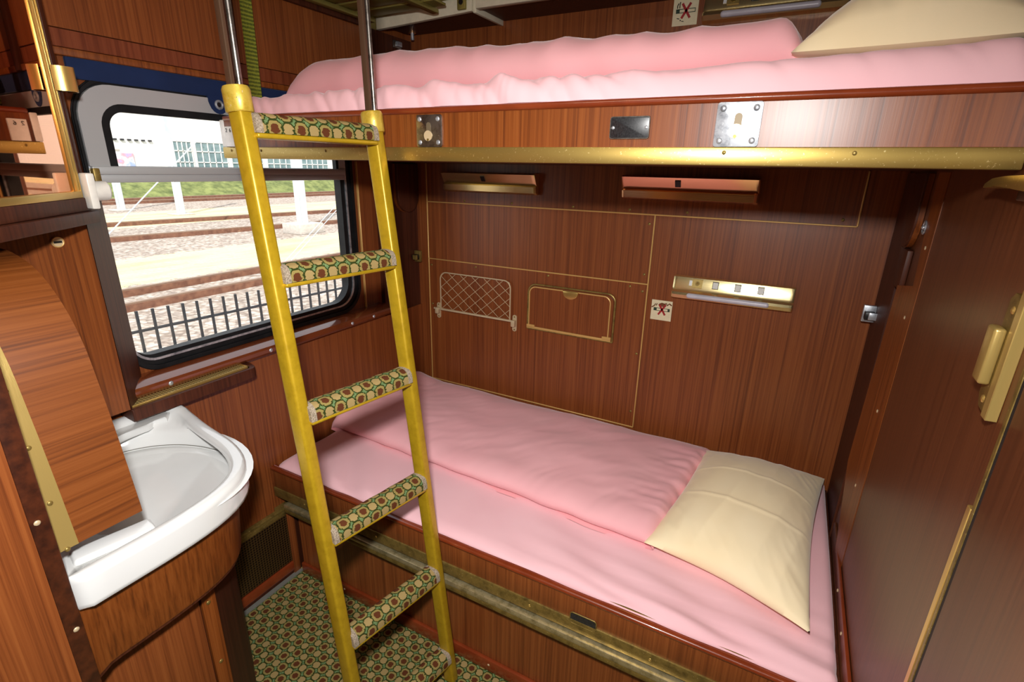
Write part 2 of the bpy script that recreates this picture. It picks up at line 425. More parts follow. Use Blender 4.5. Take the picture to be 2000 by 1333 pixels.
# panels above the window, band, post
B().box(0, .014, -1.41, -.895, 1.868, 2.42, .001, 1).build('trim_13', 'wood', kind='structure')
B().box(0, .013, -1.41, -.895, 1.826, 1.866, .001, 1).build('trim_14', 'band', kind='structure')
B().box(0, .02, -1.41, -.0, 1.806, 1.824, .003).build('trim_15', 'wood_bright', kind='structure')
B().box(0, .026, -.893, -.862, 1.806, 2.42, .002).build('trim_16', 'wood_dark', kind='structure')
B().box(0, .014, -.86, -.264, 1.868, 2.42, .001, 1).build('trim_17', 'wood', kind='structure')
B().box(0, .013, -.86, -.264, 1.826, 1.866, .001, 1).build('trim_18', 'band', kind='structure')

# ---- window
w1 = tag(B().box(-.034, -.030, -1.33, -.46, 1.0, 1.72).build('window_1', 'glass', kind='structure'), None)
inner_black = rrect(-1.335, -.468, 1.005, 1.70, (.06, .085, .07, .07))
o = ringX(rrect(WY0, WY1, WZ0, WZ1, WR), inner_black, -.029, .006).build('window_gasket', 'rubber', w1)
seal = rrect(-1.34, -.42, .965, 1.765, (.08, .1, .1, .1))
ringX(rrect(-1.344, -.402, .954, 1.773, WR), rrect(-1.338, -.416, .968, 1.762, (.08, .1, .1, .1)), .004, .013).build('window_bead', 'rubber', w1)
ringX(rrect(-1.336, -.438, .985, 1.74, (.07, .09, .08, .08)), rrect(-1.331, -.446, .992, 1.73, (.066, .085, .075, .075)), .004, .010).build('chrome_strip', 'chrome', w1)
# grey sliding frame of the upper light
up_o = rrect(-1.336, -.452, 1.549, 1.752, (.002, .002, .085, .085)); up_i = rrect(-1.288, -.48, 1.5495, 1.708, (.001, .001, .06, .06))
ringX(up_o, up_i, .0, .018).build('sliding_frame', 'alu', w1)
up_i2 = rrect(-1.268, -.492, 1.550, 1.688, (.001, .001, .04, .04))
ringX(rrect(-1.292, -.478, 1.5485, 1.712, (.001, .001, .062, .062)), up_i2, .002, .016).build('glazing_seal', 'rubber', w1)
B().box(-.03, .024, -1.334, -.452, 1.528, 1.549, .003).box(-.03, .018, -1.334, -.452, 1.507, 1.530, .003).build('cross_bar', 'alu', w1)
B().box(-.01, .026, -1.335, -1.318, 1.50, 1.545, .004).build('catch', 'brass_old', w1)

# ---- roller blind
rb = thing('roller_blind', (.03, -.85, 1.757), 'navy blue window blind rolled up with an eyelet tab hanging down', 'blind')
B().box(.002, .014, -1.335, -.27, 1.757, 1.806, .003).build('cloth', 'blue', rb)
bt = B(); tab = [(-.985, 1.76), (-.985, 1.742)] + [(-.953-.03*math.cos(t), 1.742-.034*math.sin(t)) for t in [PI*i/10 for i in range(1, 10)]] + [(-.92, 1.742), (-.92, 1.76)]
bt.prism(tab, 'X', .012, .02); t_ = bt.build('pull_tab', 'blue', rb)
e = B(); ring_pts = [(.021, -.953+.0105*math.cos(a), 1.735+.0105*math.sin(a)) for a in [2*PI*i/20 for i in range(20)]]
e.tube(ring_pts, .004, 8, True); e.build('eyelet', 'chrome', t_)
B().cyl((.0195, -.953, 1.735), (.0215, -.953, 1.735), .0075).build('eyelet_hole', 'black', t_)

# ---- vent below the sill
vt = thing('vent_grille', (.09, -1.2, .87), 'brass mesh vent with brown rounded edge below the window', 'vent')
pr = rrect(.03, .125, -1.416, -1.02, (.003, .003, .03, .003))
B().prism([(x, y) for x, y in pr], 'Z', .868, .903, .004).build('vent_body', 'wood_dark', vt)
B().box(.05, .105, -1.41, -1.05, .902, .9065).build('vent_mesh', 'vent_mesh', vt)
B().box(.104, .110, -1.41, -1.045, .902, .909, .001, 1).box(.046, .051, -1.41, -1.045, .902, .909, .001, 1).box(.046, .110, -1.052, -1.045, .902, .909, .001, 1).build('vent_rim', 'brass', vt)
for y in (-1.33, -1.2, -1.1): screw(vt, (.051, y, .845), (1, 0, 0), .005, 'brass_old')

# ---- heater box at the floor below
ht = thing('heater_cover', (.04, -1.1, FZ), 'low heater cover with dark metal mesh on the floor by the bunk', 'heater')
B().box(.0, .058, -1.25, -.885, FZ, .25, .002).build('heater_box', 'wood_dark', ht)
B().box(.0, .066, -1.25, -.895, .25, .262, .003).build('heater_top', 'brass_old', ht)
B().box(.058, .061, -1.25, -.955, .0, .232).build('heater_mesh', 'heater_mesh', ht)
B().box(.058, .068, -1.25, -.955, -.045, -.002, .003).build('lower_rail', 'lip', ht)
B().box(.05, .066, -.955, -.925, FZ, .25, .002).build('end_post', 'wood', ht)
B().box(.058, .064, -1.25, -.93, .228, .25, .001).build('upper_rail', 'brass_old', ht)
B().box(.06, .078, -1.26, -.925, FZ, FZ+.006).build('baseboard_window', 'floor_edge', kind='structure')

# ------------------------------------------------------------------ bedding surfaces
def nz(x, y, z, s=1.): return noise.noise(Vector((x*s, y*s, z*s)))
def fold(x, y, ang, freq, stretch, seed):
    c, s_ = math.cos(ang), math.sin(ang); u = x*c+y*s_; v = -x*s_+y*c
    n_ = noise.noise(Vector((u*freq/stretch, v*freq, seed))); return 1-abs(n_)*2.2

def cushion(corners, zb, height, px=.55, py=.55, nu=60, nv=44, wr=None, ear=.0, seam=.03):
    """puffed bag between four plan corners (u0v0, u1v0, u1v1, u0v1); height over zb"""
    c = [Vector((p[0], p[1], 0)) for p in corners]
    def plan(u, v):
        a = c[0].lerp(c[1], u); d = c[3].lerp(c[2], u); return a.lerp(d, v)
    b = B()
    def top(u, v):
        p = plan(u, v); su = max(0, math.sin(PI*u)); sv = max(0, math.sin(PI*v))
        e = (su**px)*(sv**py)
        # seams bow inwards between the corners
        k = ear; m = plan(.5, .5)
        pull = k*(su*(1-sv)+sv*(1-su))
        p = p.lerp(m, pull)
        z = zb+seam+height*e
        if wr: z += wr(p.x, p.y, u, v)*min(1, e*2.2)
        return Vector((p.x, p.y, z))
    def low(u, v):
        q = top(u, v); su = max(0, math.sin(PI*u)); sv = max(0, math.sin(PI*v)); e = (su**.4)*(sv**.4)
        return Vector((q.x, q.y, zb+.001+(seam-.001)*(1-min(1, e*1.6))))
    b.grid(top, nu, nv); b.grid(low, nu, nv)
    bmesh.ops.remove_doubles(b.bm, verts=b.bm.verts, dist=1e-5)
    return b

# ------------------------------------------------------------------ lower bunk
F = -.97
lb = thing('lower_bunk', (.98, -.5, FZ), 'lower wooden bunk with brass strip and red-brown lip along its front', 'bunk bed')
B().box(.03, L-.01, -.945, -.012, .355, .43, .002).build('bunk_board', 'wood_dark', lb)
B().box(.012, L-.006, -.965, -.945, .352, .436, .003).build('front_panel', 'wood', lb)
B().box(.012, L-.006, -.972, -.940, .430, .446, .0075, 3).build('lip', 'lip', lb)
bs = B().box(.012, L-.006, -.969, -.93, .312, .353, .002).build('brass_strip', 'brass_old', lb)
for x in (.2, .56, .80, 1.16, 1.52, 1.85): screw(bs, (x, -.969, .333), (0, 1, 0), .0045, 'brass')
B().box(.09, L-.006, -.981, -.93, .281, .301, .003).build('pale_ledge', 'cream_rail', lb)
B().box(.09, L-.006, -.979, -.93, .262, .281, .002).build('under_rail', 'brass_old', lb)
B().box(.012, L-.006, -.955, -.93, .301, .312).build('gap_strip', 'dark', lb)
B().box(.085, L-.006, -.92, -.02, FZ, .262).build('base_panel', 'wood', lb)
B().box(.085, L-.006, -.934, -.92, FZ, FZ+.05, .004).build('skirting', 'lip', lb)
lp = B().prism(rrect(1.289, 1.367, .340, .378, .009), 'Y', -.968, -.964).build('finger_plate', 'black_plate', lb)
B().tube([(x, -.968, z) for x, z in rrect(1.289, 1.367, .340, .378, .009)], .0016, 6, True).build('plate_rim', 'brass_old', lp)
B().box(.012, .03, -.975, -.90, .31, .375, .003).build('end_bracket', 'brass_old', lb)
screw(lb, (.33, -.934, -.04), (0, 1, 0)); screw(lb, (.10, -.92, .2), (0, 1, 0)); screw(lb, (1.0, -.934, -.04), (0, 1, 0))
# right hand end board of the lower bunk
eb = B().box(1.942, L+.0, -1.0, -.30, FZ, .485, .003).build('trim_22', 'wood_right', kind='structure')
B().box(1.94, 1.949, -.98, -.42, .452, .49, .003).build('end_cap', 'lip', eb)
for y in (-.62, -.78): screw(eb, (1.939, y, .472), (1, 0, 0), .005)
# brass edge below the mattress at the right front
B().box(1.35, 1.93, -.952, -.944, .444, .453).build('mattress_rail', 'brass_rail', lb)

def sheet_surface(x0, x1, y0, y1, ztop, zlow, rfront, gather, seed, right_sag=0, back=.0, nu=220, nv=60, bulge=None):
    """sheet over a mattress: front edge rounds down to zlow; gathers along the front"""
    b = B(); depth = y1-y0
    def f(u, v):
        x = x0+(x1-x0)*u
        # v: 0 front bottom .. .22 front edge .. 1 back
        if v < .22:
            t = v/.22; a = (1-t)*PI/2; y = y0+rfront-rfront*math.sin(a); zz = ztop-rfront_z(x)*(1-math.cos(a))
            if t == 0: zz = zlow
        else:
            t = (v-.22)/.78; y = y0+rfront+(y1-y0-rfront)*t; zz = ztop+(bulge(u, t) if bulge else 0)
        if v < .22 and bulge: zz += bulge(u, 0)*(v/.22)
        ed = min(1, u*(x1-x0)/.05, (1-u)*(x1-x0)/.03); ez = (1-max(0, ed))
        zz -= (1-math.sqrt(max(0, 1-ez*ez)))*.05
        front = max(0, 1-max(0, (v-.05))*2.2)
        g = gather(x, y, v)
        y -= g*.35*front*(1 if v < .3 else .3); zz += g*.8*min(1, v*6)
        if v == 0: zz = zlow
        return Vector((x, y, zz))
    def rfront_z(x): return ztop-zlow
    b.grid(f, nu, nv)
    # closed underside
    b.box(x0+.01, x1-.01, y0+.03, y1-.005, zlow-.001, ztop-.02)
    return b

def gather_low(x, y, v):
    w = math.exp(-((v-.16)/.22)**2)
    tri = 0
    for cx, cy, s_, a in ((.30, -.93, .10, .011), (.45, -.93, .12, .010), (.62, -.93, .1, .007), (1.22, -.93, .2, .011), (1.5, -.93, .2, .010), (1.75, -.93, .18, .012)):
        d = (x-cx+(y-cy)*.9)/s_; tri += a*math.exp(-d*d)*math.sin(d*3.2)
    n1 = noise.noise(Vector((x*7+y*5, y*2.2, 3.3)))*.006
    return (tri+n1)*w + noise.noise(Vector((x*2.2, y*3, 9)))*.003
# stretched-out horizontal creases at the front right
def gl(x, y, v):
    g = gather_low(x, y, v)
    if x > 1.0:
        k = min(1, (x-1.0)/.4); g += k*.006*math.sin((y*2+x*.35)*42)*math.exp(-((v-.2)/.14)**2)
    return g
sheet_surface(.033, 1.937, -.955, -.02, .466, .447, .05, gl, 1, bulge=lambda u, t: .006*math.sin(PI*min(1, t*1.2))).build(
    'mattress', 'sheet', label='pale pink sheeted mattress lying on the lower bunk', cat='mattress')

def wr_duvet(x, y, u, v):
    f1 = noise.noise(Vector((x*3.2-y*2.0, (y+x*.5)*6, 1.7)))*.008
    f2 = (abs(noise.noise(Vector(((x+y*.9)*3, (y-x*.7)*9, 4.1))))-.2)*-.006
    f3 = (abs(noise.noise(Vector(((x-y*.7)*30, (y+x*.7)*6, 2))))-.2)*-.0022*(1+max(0, 1-v*3))
    if u > .86: f2 += noise.noise(Vector((x*7, y*38, 5)))*.010*(u-.86)/.14
    return f1+f2+f3
def duvet(corners, zb, hh, name, label, cat, wr, lr=.03, fr_=.13, nu=150, nv=60, xprof=None):
    c = [Vector((p[0], p[1], 0)) for p in corners]; b = B()
    def plan(u, v): return c[0].lerp(c[1], u).lerp(c[3].lerp(c[2], u), v)
    def top(u, v):
        p = plan(u, v)
        # rounded front fold at v=0, flat body, softer back
        fr = math.sqrt(max(0, 1-(1-min(1, v/fr_))**2)); bk = math.sqrt(max(0, 1-(1-min(1, (1-v)/.22))**2))
        le = math.sqrt(max(0, 1-(1-min(1, u/lr))**2)); re = math.sqrt(max(0, 1-(1-min(1, (1-u)/.035))**2))
        e = fr*bk*le*re
        h = hh(u, v)
        z = zb+.004+h*e
        z += wr(p.x, p.y, u, v)*e
        off = -.014*math.sin(PI*min(1, v/fr_))*(1 if v < fr_ else 0)
        jig = noise.noise(Vector((p.x*9, 3.3, 1)))*.010*(1-v)**3
        jx = (noise.noise(Vector((p.y*24, 7.7, 1)))*.014)*(u**8)
        if v < fr_:      # rolled front fold that overhangs its foot
            a0 = -PI/4; a = a0+(v/fr_)*(PI/2-a0); pf = plan(u, fr_); R = pf.y-plan(u, 0).y
            ez = (math.sin(a)-math.sin(a0))/(1-math.sin(a0))*le*re
            z = zb+.004+hh(u, fr_)*ez+wr(p.x, p.y, u, v)*ez
            return Vector((p.x+jx, pf.y-R*math.cos(a)+jig, z))
        return Vector((p.x+jx, p.y+jig, z))
    def low(u, v):
        q = top(u, v); ed = min(u, 1-u, v, 1-v); k = min(1, ed/.02)
        return Vector((q.x, q.y, (zb+.004)*(1)-.003*k))
    b.grid(top, nu, nv); b.grid(low, nu, nv)
    bmesh.ops.remove_doubles(b.bm, verts=b.bm.verts, dist=1e-5)
    return b.build(name, wr and 'pink', label=label, cat=cat, angle=60)
def hh_low(u, v):
    return .066+.012*math.sin(PI*v)-.012*v+.05*max(0, .12-u)/.12*(.35+.65*v)+.006*math.sin(u*9+1)*(1-v)-.003*math.sin(u*17)
duvet([(.04, -.668), (1.452, -.722), (1.535, -.03), (.028, -.03)], .468, hh_low, 'duvet',
      'folded pink duvet lying on the lower bunk', 'duvet', wr_duvet)

def wr_pillow(x, y, u, v):
    edge = 1-math.sin(PI*u)*math.sin(PI*v)
    g = (abs(noise.noise(Vector(((x*.97-y*.25)*13, (y+x*.2)*2.6, 8))))-.2)*-.008
    g += (abs(noise.noise(Vector(((x*.9+y*.4)*30, (y-x*.3)*9, 3))))-.2)*-.007*edge*edge
    # pressed creases across the case
    for t, w_ in ((.40, .008), (.66, .007)): g += .0028*math.exp(-((v-t+.05*math.sin(u*2.6+.3))/w_)**2)
    return g
pl = cushion([(1.425, -.735), (1.864, -.852), (1.918, -.06), (1.50, -.07)], .470, .112, .46, .46, 100, 120, wr_pillow, ear=.085, seam=.032)
pl.build('pillow', 'cream', label='cream pillow lying on the lower bunk mattress', cat='pillow', angle=60)

# ------------------------------------------------------------------ upper bunk
ub = thing('upper_bunk', (.98, -.5, 1.58), 'upper wooden bunk with brass bottom rail and chrome keyhole plates', 'bunk bed')
B().box(.04, L-.012, -.955, -.012, 1.582, 1.672, .002).build('bunk_board', 'wood_dark', ub)
B().box(.055, L-.002, -.97, -.955, 1.608, 1.692, .001, 1).build('front_panel', 'wood_bright', ub)
B().box(.055, L-.002, -.976, -.94, 1.686, 1.701, .007, 3).build('lip', 'lip', ub)
br = B().box(.038, L-.002, -.974, -.945, 1.578, 1.611, .0025).build('brass_rail', 'brass_rail', ub)
for x in (.08, .22, .49, 1.524, 1.73): screw(br, (x, -.974, 1.601), (0, 1, 0), .0038, 'brass_old')
ep = B().box(.036, .054, -.972, -.86, 1.612, 1.69, .003).build('end_plate', 'label_white', ub, label='white end plate')
def glyph(parent, pts_list, mat, r=.0009, name='numeral'):
    b = B()
    for pts in pts_list: b.tube(pts, r, 6)
    return b.build(name, mat, parent)
def digit2(x, z, y, h): return [[(x, y, z+h*.8), (x+h*.15, y, z+h), (x+h*.45, y, z+h), (x+h*.55, y, z+h*.75), (x+h*.4, y, z+h*.45), (x, y, z), (x+h*.58, y, z)]]
def digit6(x, z, y, h): return [[(x+h*.5, y, z+h), (x+h*.15, y, z+h*.75), (x, y, z+h*.35), (x+h*.12, y, z), (x+h*.45, y, z), (x+h*.56, y, z+h*.25), (x+h*.42, y, z+h*.5), (x+h*.05, y, z+h*.42)]]
# berth number 2 6 on a card at the end of the front
cd = B().box(.066, .108, -.9785, -.969, 1.612, 1.67, .001, 1).build('number_card', 'label_white', ub, label='white number card')
glyph(cd, digit2(.073, 1.654, -.979, .010)+digit6(.091, 1.654, -.979, .010), 'black')

def keyplate(x0, x1, zz0, zz1, y, mat):
    k = B().prism(rrect(x0, x1, zz0, zz1, .005, 4), 'Y', y-.004, y, .0006).build('keyhole_plate', mat, ub)
    cx, cz = (x0+x1)/2, (zz0+zz1)/2; w = x1-x0
    sl = [(cx-w*.085, cz-.002)]+[(cx-w*.085*math.cos(t), cz+.013+w*.085*math.sin(t)) for t in [PI*i/8 for i in range(9)]]+[(cx+w*.085, cz-.002)]
    b = B().prism(sl, 'Y', y-.0052, y-.003); b.build('slot', 'slot', k)
    B().cyl((cx-.002, y-.003, cz-.011), (cx-.002, y-.0056, cz-.011), w*.16, n=24).build('keyhole', 'nickel', k)
    B().cyl((cx-.002, y-.005, cz-.020), (cx-.002, y-.0066, cz-.020), .003, n=12).build('pin', 'brass_old', k)
    for sx in (-1, 1):
        for sz in (-1, 1): screw(k, (cx+sx*w*.36, y-.004, cz+sz*(zz1-zz0)*.36), (0, 1, 0), .0058, 'chrome')
keyplate(.808, .883, 1.611, 1.684, -.97, 'steel'); keyplate(1.502, 1.579, 1.611, 1.687, -.97, 'chrome')
np_ = B().prism(rrect(1.301, 1.380, 1.627, 1.667, .004, 4), 'Y', -.973, -.97, .0005).build('name_plate', 'black_plate', ub, label='black engraved plate')
B().tube([(x, -.973, z) for x, z in rrect(1.301, 1.380, 1.627, 1.667, .004, 4)], .0012, 6, True).build('plate_rim', 'steel', np_)
for x in (1.307, 1.374): screw(np_, (x, -.973, 1.647), (0, 1, 0), .0035, 'chrome')

def gather_up(x, y, v):
    w = math.exp(-((v-.1)/.2)**2)
    k = 1 if x < 1.25 else max(.25, 1-(x-1.25)*3)
    g = (abs(noise.noise(Vector((x*15+v*3.5, 1.3, v*1.2))))*.042+abs(noise.noise(Vector((x*29-y*9+2*noise.noise(Vector((x*3, 0, 0))), 4.3, v*2))))*.010*max(0, noise.noise(Vector((x*2.3, 9, 0)))+.5))*k-.006
    return g*w
sheet_surface(.11, L-.014, -.962, -.02, 1.752, 1.702, .035, gather_up, 2, nu=420,
    bulge=lambda u, t: .016*max(0, u-.62)/.38).build('mattress', 'sheet', label='pale pink sheeted mattress lying on the upper bunk', cat='mattress')
def wr_up(x, y, u, v):
    return noise.noise(Vector((x*5+y*3, y*6, 12)))*.012+(abs(noise.noise(Vector(((x-y*.6)*8, (y+x*.4)*3, 6))))-.2)*-.014
def hh_up(u, v): return .118+.012*math.sin(u*5+.5)+.03*math.exp(-((u-.78)/.25)**2)*0+.014*math.sin(PI*v)
duvet([(.06, -.74), (1.615, -.80), (1.628, -.03), (.06, -.03)], 1.757, hh_up, 'duvet', 'rolled pink duvet lying on the upper bunk', 'duvet', wr_up, lr=.085)
cushion([(1.60, -.83), (1.975, -.86), (1.975, -.05), (1.64, -.06)], 1.772, .19, .62, .36, 80, 90, wr_pillow, ear=.02, seam=.014).build(
    'pillow', 'cream', label='cream pillow at the right end of the upper bunk', cat='pillow', angle=60)

# ------------------------------------------------------------------ ladder
ld = thing('ladder', (.86, -1.18, FZ), 'yellow metal ladder with carpeted rungs hung in front of the bunks', 'ladder')
def axis_right(z): return Vector((.8984-.113*z, -1.02, z))
def axis_left(z): return Vector((.833-.0984*z, -1.345, z))
def rail(fn, zt):
    p0, p1 = fn(FZ+.002), fn(zt); d = (p1-p0).normalized(); y = Vector((0, 1, 0)); x = y.cross(d).normalized()
    r = B().obox((p0+p1)/2, x, y, d, .040, .031, (p1-p0).length, .007, 3).build('rail', 'yellow', ld, angle=60)
    c0, c1 = fn(zt-.035), fn(zt+.012)
    c = B(); lo = []
    for t, k in ((0, .94), (.06, 1), (.88, 1), (1, .9)):
        ctr = c0.lerp(c1, t); lo.append([ctr+x*(.028*k*math.cos(a))+y*(.0245*k*math.sin(a)) for a in [2*PI*i/28 for i in range(28)]])
    c.loft(lo, True, True); cp = c.build('cap', 'yellow_worn', r, angle=50)
    screw(cp, fn(zt-.012)+x*.020+y*-.014, (.75, -.65, 0), .005, 'steel')
    # flat bar and round rod that carry the rail from above
    top = fn(zt)+Vector((-.012, 0, H-zt)); bot = fn(zt-.01); dd = (top-bot).normalized(); xx = y.cross(dd).normalized()
    B().obox((top+bot)/2+Vector((.0, -.010, 0)), xx, y, dd, .016, .009, (top-bot).length, .002).build('hanger_bar', 'bar', ld)
    B().cyl(bot+Vector((.004, .006, 0)), top+Vector((.004, .006, 0)), .006, n=14).build('hanger_rod', 'steel', ld)
rail(axis_right, 1.677); rail(axis_left, 1.693)
for k, z in enumerate((1.637, 1.337, 1.016, .687, .365, .045)):
    a, c = axis_left(z), axis_right(z); y = (c-a).normalized(); x = Vector((-y.y, y.x, 0))*-1; up = Vector((0, 0, 1))
    y0, y1 = a+y*.012, c-y*.012; Lr = (y1-y0).length
    step = B().obox((y0+y1)/2-up*.019, x, y, up, .058, Lr, .011, .004).build('rung', 'yellow', ld, angle=50)
    # carpet wrap: rounded top, both sides
    w, t = .030, .020
    prof = [(-w, -.014), (-w*.98, .0)]+[(-w*.92*math.cos(q), .004+t*math.sin(q)**.8) for q in [PI*i/10 for i in range(1, 10)]]+[(w*.98, .0), (w, -.014)]
    ln = [0]
    for p, q in zip(prof[:-1], prof[1:]): ln.append(ln[-1]+math.hypot(q[0]-p[0], q[1]-p[1]))
    m = len(prof)-1
    def f(u, v):
        i = round(v*m); px, pz = prof[i]; s_ = .008+(Lr-.016)*u
        return y0+y*s_+x*px+up*(pz+.0015*noise.noise(Vector((s_*30, px*60, z))))
    cb = B(); cb.grid(f, 24, m, uv=lambda u, v: (u*Lr+k*.0111, ln[round(v*m)]-ln[m]/2+.0157))
    lo = cb.bm.verts
    # flat underside closes the wrap
    i0 = [cb.bm.verts.new(y0+y*(.008+(Lr-.016)*u)+x*s*w-up*.0145) for u in (0, 1) for s in (-1, 1)]
    cb.bm.faces.new((i0[0], i0[1], i0[3], i0[2]))
    cb.build('rung_carpet', 'rung_carpet', step, angle=70)
    for s_ in (.006, Lr-.006):
        e = B(); q0 = [y0+y*(s_-.007)+x*px*1.03+up*(pz*1.03) for px, pz in prof]; q1 = [y0+y*(s_+.007)+x*px*1.03+up*(pz*1.03) for px, pz in prof]
        e.loft([q0, q1], True, True); e.build('frayed_end', 'frayed', step, angle=60)

# ------------------------------------------------------------------ wall lamps
def lamp(x0, x1, z0, z1, label, loc_y=0, full=True):
    t = thing('reading_lamp', ((x0+x1)/2, 0, z0), label, 'lamp', 'brass reading lamps on the back wall')
    zm = z0+(z1-z0)*.46
    prof = [(0, z1-.004), (-.012, z1), (-.020, z1-.005), (-.034, zm+.004), (-.034, zm-.004), (-.046, zm-.012), (-.05, z0+.02), (-.042, z0+.006), (-.026, z0), (0, z0+.002)]
    if not full: prof = [(0, z1), (-.052, z1-.002), (-.058, z1-.007), (-.034, zm+.002), (-.028, zm-.003), (-.040, zm-.008), (-.034, z0+.008), (-.018, z0), (0, z0+.001)]
    b = B(); lo = []
    for i, (s, k) in enumerate(((x0, .86), (x0+.004, .95), (x0+.014, 1), (x1-.014, 1), (x1-.004, .95), (x1, .86))):
        cz = (z0+z1)/2; lo.append([(s, y*k, cz+(z-cz)*(.9+.1*k)) for y, z in prof])
    b.loft(lo, True, True)
    body = b.build('lamp_housing', 'brass_pink' if x0 > 1 and not full else 'brass_lamp', t, angle=30)
    if full:
        a, c = x0+(x1-x0)*.16, x0+(x1-x0)*.80
        q = B(); q.tube([(x, -.045, z0+.019) for x in [a+(c-a)*i/8 for i in range(9)]], .010, 12)
        q.ball((a, -.045, z0+.019), .010).ball((c, -.045, z0+.019), .010)
        q.build('lamp_tube', 'diffuser', t)
        # sloped face carries the switches
        def onface(x, f): return (x, -.020-.014*(1-f)-.0006, zm+.004+(z1-.005-zm-.004)*f)
        for k, fx in enumerate((.37, .555, .74)):
            x = x0+(x1-x0)*fx
            s = B().obox(onface(x, .5), (1, 0, 0), (0, -.93, .36), (0, -.36, -.93), .020, .006, .026, .001, 1).build('switch_frame', 'black', t)
            B().obox(Vector(onface(x, .5))+Vector((0, -.002, 0)), (1, 0, 0), (0, -.93, .36), (0, -.36, -.93), .016, .007, .022, .001, 1).build('switch', 'white_plastic', s)
        x = x0+(x1-x0)*.215
        s = B().obox(onface(x, .5), (1, 0, 0), (0, -.93, .36), (0, -.36, -.93), .034, .005, .032, .001, 1).build('socket_plate', 'brass_y', t)
        p = Vector(onface(x, .5)); d = Vector((0, -.93, .36))
        B().cyl(p, p+d*.005, .009).build('socket', 'brass_old', s); B().ball(p+d*.005, .004).build('socket_pin', 'brass', s)
        x = x0+(x1-x0)*.155
        B().obox(onface(x, .5), (1, 0, 0), (0, -.93, .36), (0, -.36, -.93), .010, .004, .020).build('switch_label', 'label_white', t)
    else:
        x = (x0+x1)/2-.015 if x0 < .5 else (x0+x1)/2-.03
        B().obox((x, -.0465, (zm+z1)/2-.003), (1, 0, 0), (0, -.83, -.56), (0, .56, -.83), .020, .004, .026).build('switch', 'black', t)
    return t
lamp(.205, .68, 1.458, 1.547, 'left brass reading lamp with a black switch under the upper bunk', full=False)
lamp(1.05, 1.535, 1.460, 1.551, 'right brass reading lamp with reflected pink in its colour and a black switch under the upper bunk', full=False)
lamp(1.285, 1.705, 1.098, 1.187, 'brass reading lamp with three white switches above the lower bunk')
lamp(1.275, 1.695, 2.035, 2.12, 'brass reading lamp on the wall above the upper bunk')

# ------------------------------------------------------------------ no-smoking stickers
def sticker(x0, x1, z0, z1, label, scratched):
    t = thing('no_smoking_sticker', ((x0+x1)/2, 0, z0), label, 'sign', 'no smoking stickers on the back wall')
    B().box(x0, x1, -.0015, 0, z0, z1).build('backing', 'sign', t)
    w, h = x1-x0, z1-z0; X = lambda a: x0+w*a; Z = lambda a: z0+h*a; y = -.0022
    zc = .52 if not scratched else .54
    c = B(); c.box(X(.12), X(.27), y, -.0014, Z(zc-.06), Z(zc+.07))
    c.box(X(.12), X(.9), y, -.0014, Z(zc+.05), Z(zc+.075)); c.box(X(.12), X(.9), y, -.0014, Z(zc-.075), Z(zc-.05)); c.box(X(.875), X(.9), y, -.0014, Z(zc-.075), Z(zc+.075))
    if scratched: c.box(X(.80), X(.9), y, -.0014, Z(zc-.07), Z(zc+.07))
    c.build('cigarette', 'sign_green', t)
    r = B()
    for s in (-1, 1):
        a = math.radians(58*s); ax = Vector((math.cos(a), 0, math.sin(a))); az = Vector((-math.sin(a), 0, math.cos(a)))
        r.obox((X(.53), -.0026, Z(zc)), ax, (0, 1, 0), az, h*.62, .0012, h*.09)
    r.build('cross', 'sign_red', t)
    if not scratched:
        s = B(); s.tube([(X(.17), -.002, Z(.62)), (X(.165), -.002, Z(.72)), (X(.21), -.002, Z(.80))], .0016, 5); s.tube([(X(.26), -.002, Z(.62)), (X(.255), -.002, Z(.74)), (X(.27), -.002, Z(.84))], .0016, 5)
        s.build('smoke', 'black', t)
        s = B(); s.tube([(X(.18), -.0018, Z(.27)), (X(.28), -.0018, Z(.25))], .0014, 5); s.ball((X(.33), -.0016, Z(.19)), .0022); s.tube([(X(.38), -.0018, Z(.16)), (X(.47), -.0018, Z(.145))], .0014, 5)
        s.build('worn_mark', 'black', t)
    else:
        s = B(); s.tube([(X(.02), -.0026, Z(.62)), (X(.14), -.0026, Z(.70)), (X(.19), -.0026, Z(.81)), (X(.23), -.0026, Z(.72)), (X(.27), -.0026, Z(.82))], .0022, 5)
        s.tube([(X(.38), -.0026, Z(.80)), (X(.5), -.0026, Z(.86)), (X(.62), -.0026, Z(.83)), (X(.72), -.0026, Z(.87)), (X(.76), -.0026, Z(.78)), (X(.86), -.0026, Z(.88)), (X(.97), -.0026, Z(.80))], .0026, 5)
        s.obox((X(.52), -.0022, Z(.76)), (1, 0, 0), (0, 1, 0), (0, 0, 1), w*.3, .001, h*.14)
        s.build('scratch', 'scratch', t)
sticker(1.206, 1.288, .992, 1.074, 'scratched no smoking sticker beside the lamp with three switches', True)
sticker(1.169, 1.252, 2.043, 2.128, 'clean no smoking sticker on the wall above the upper bunk', False)

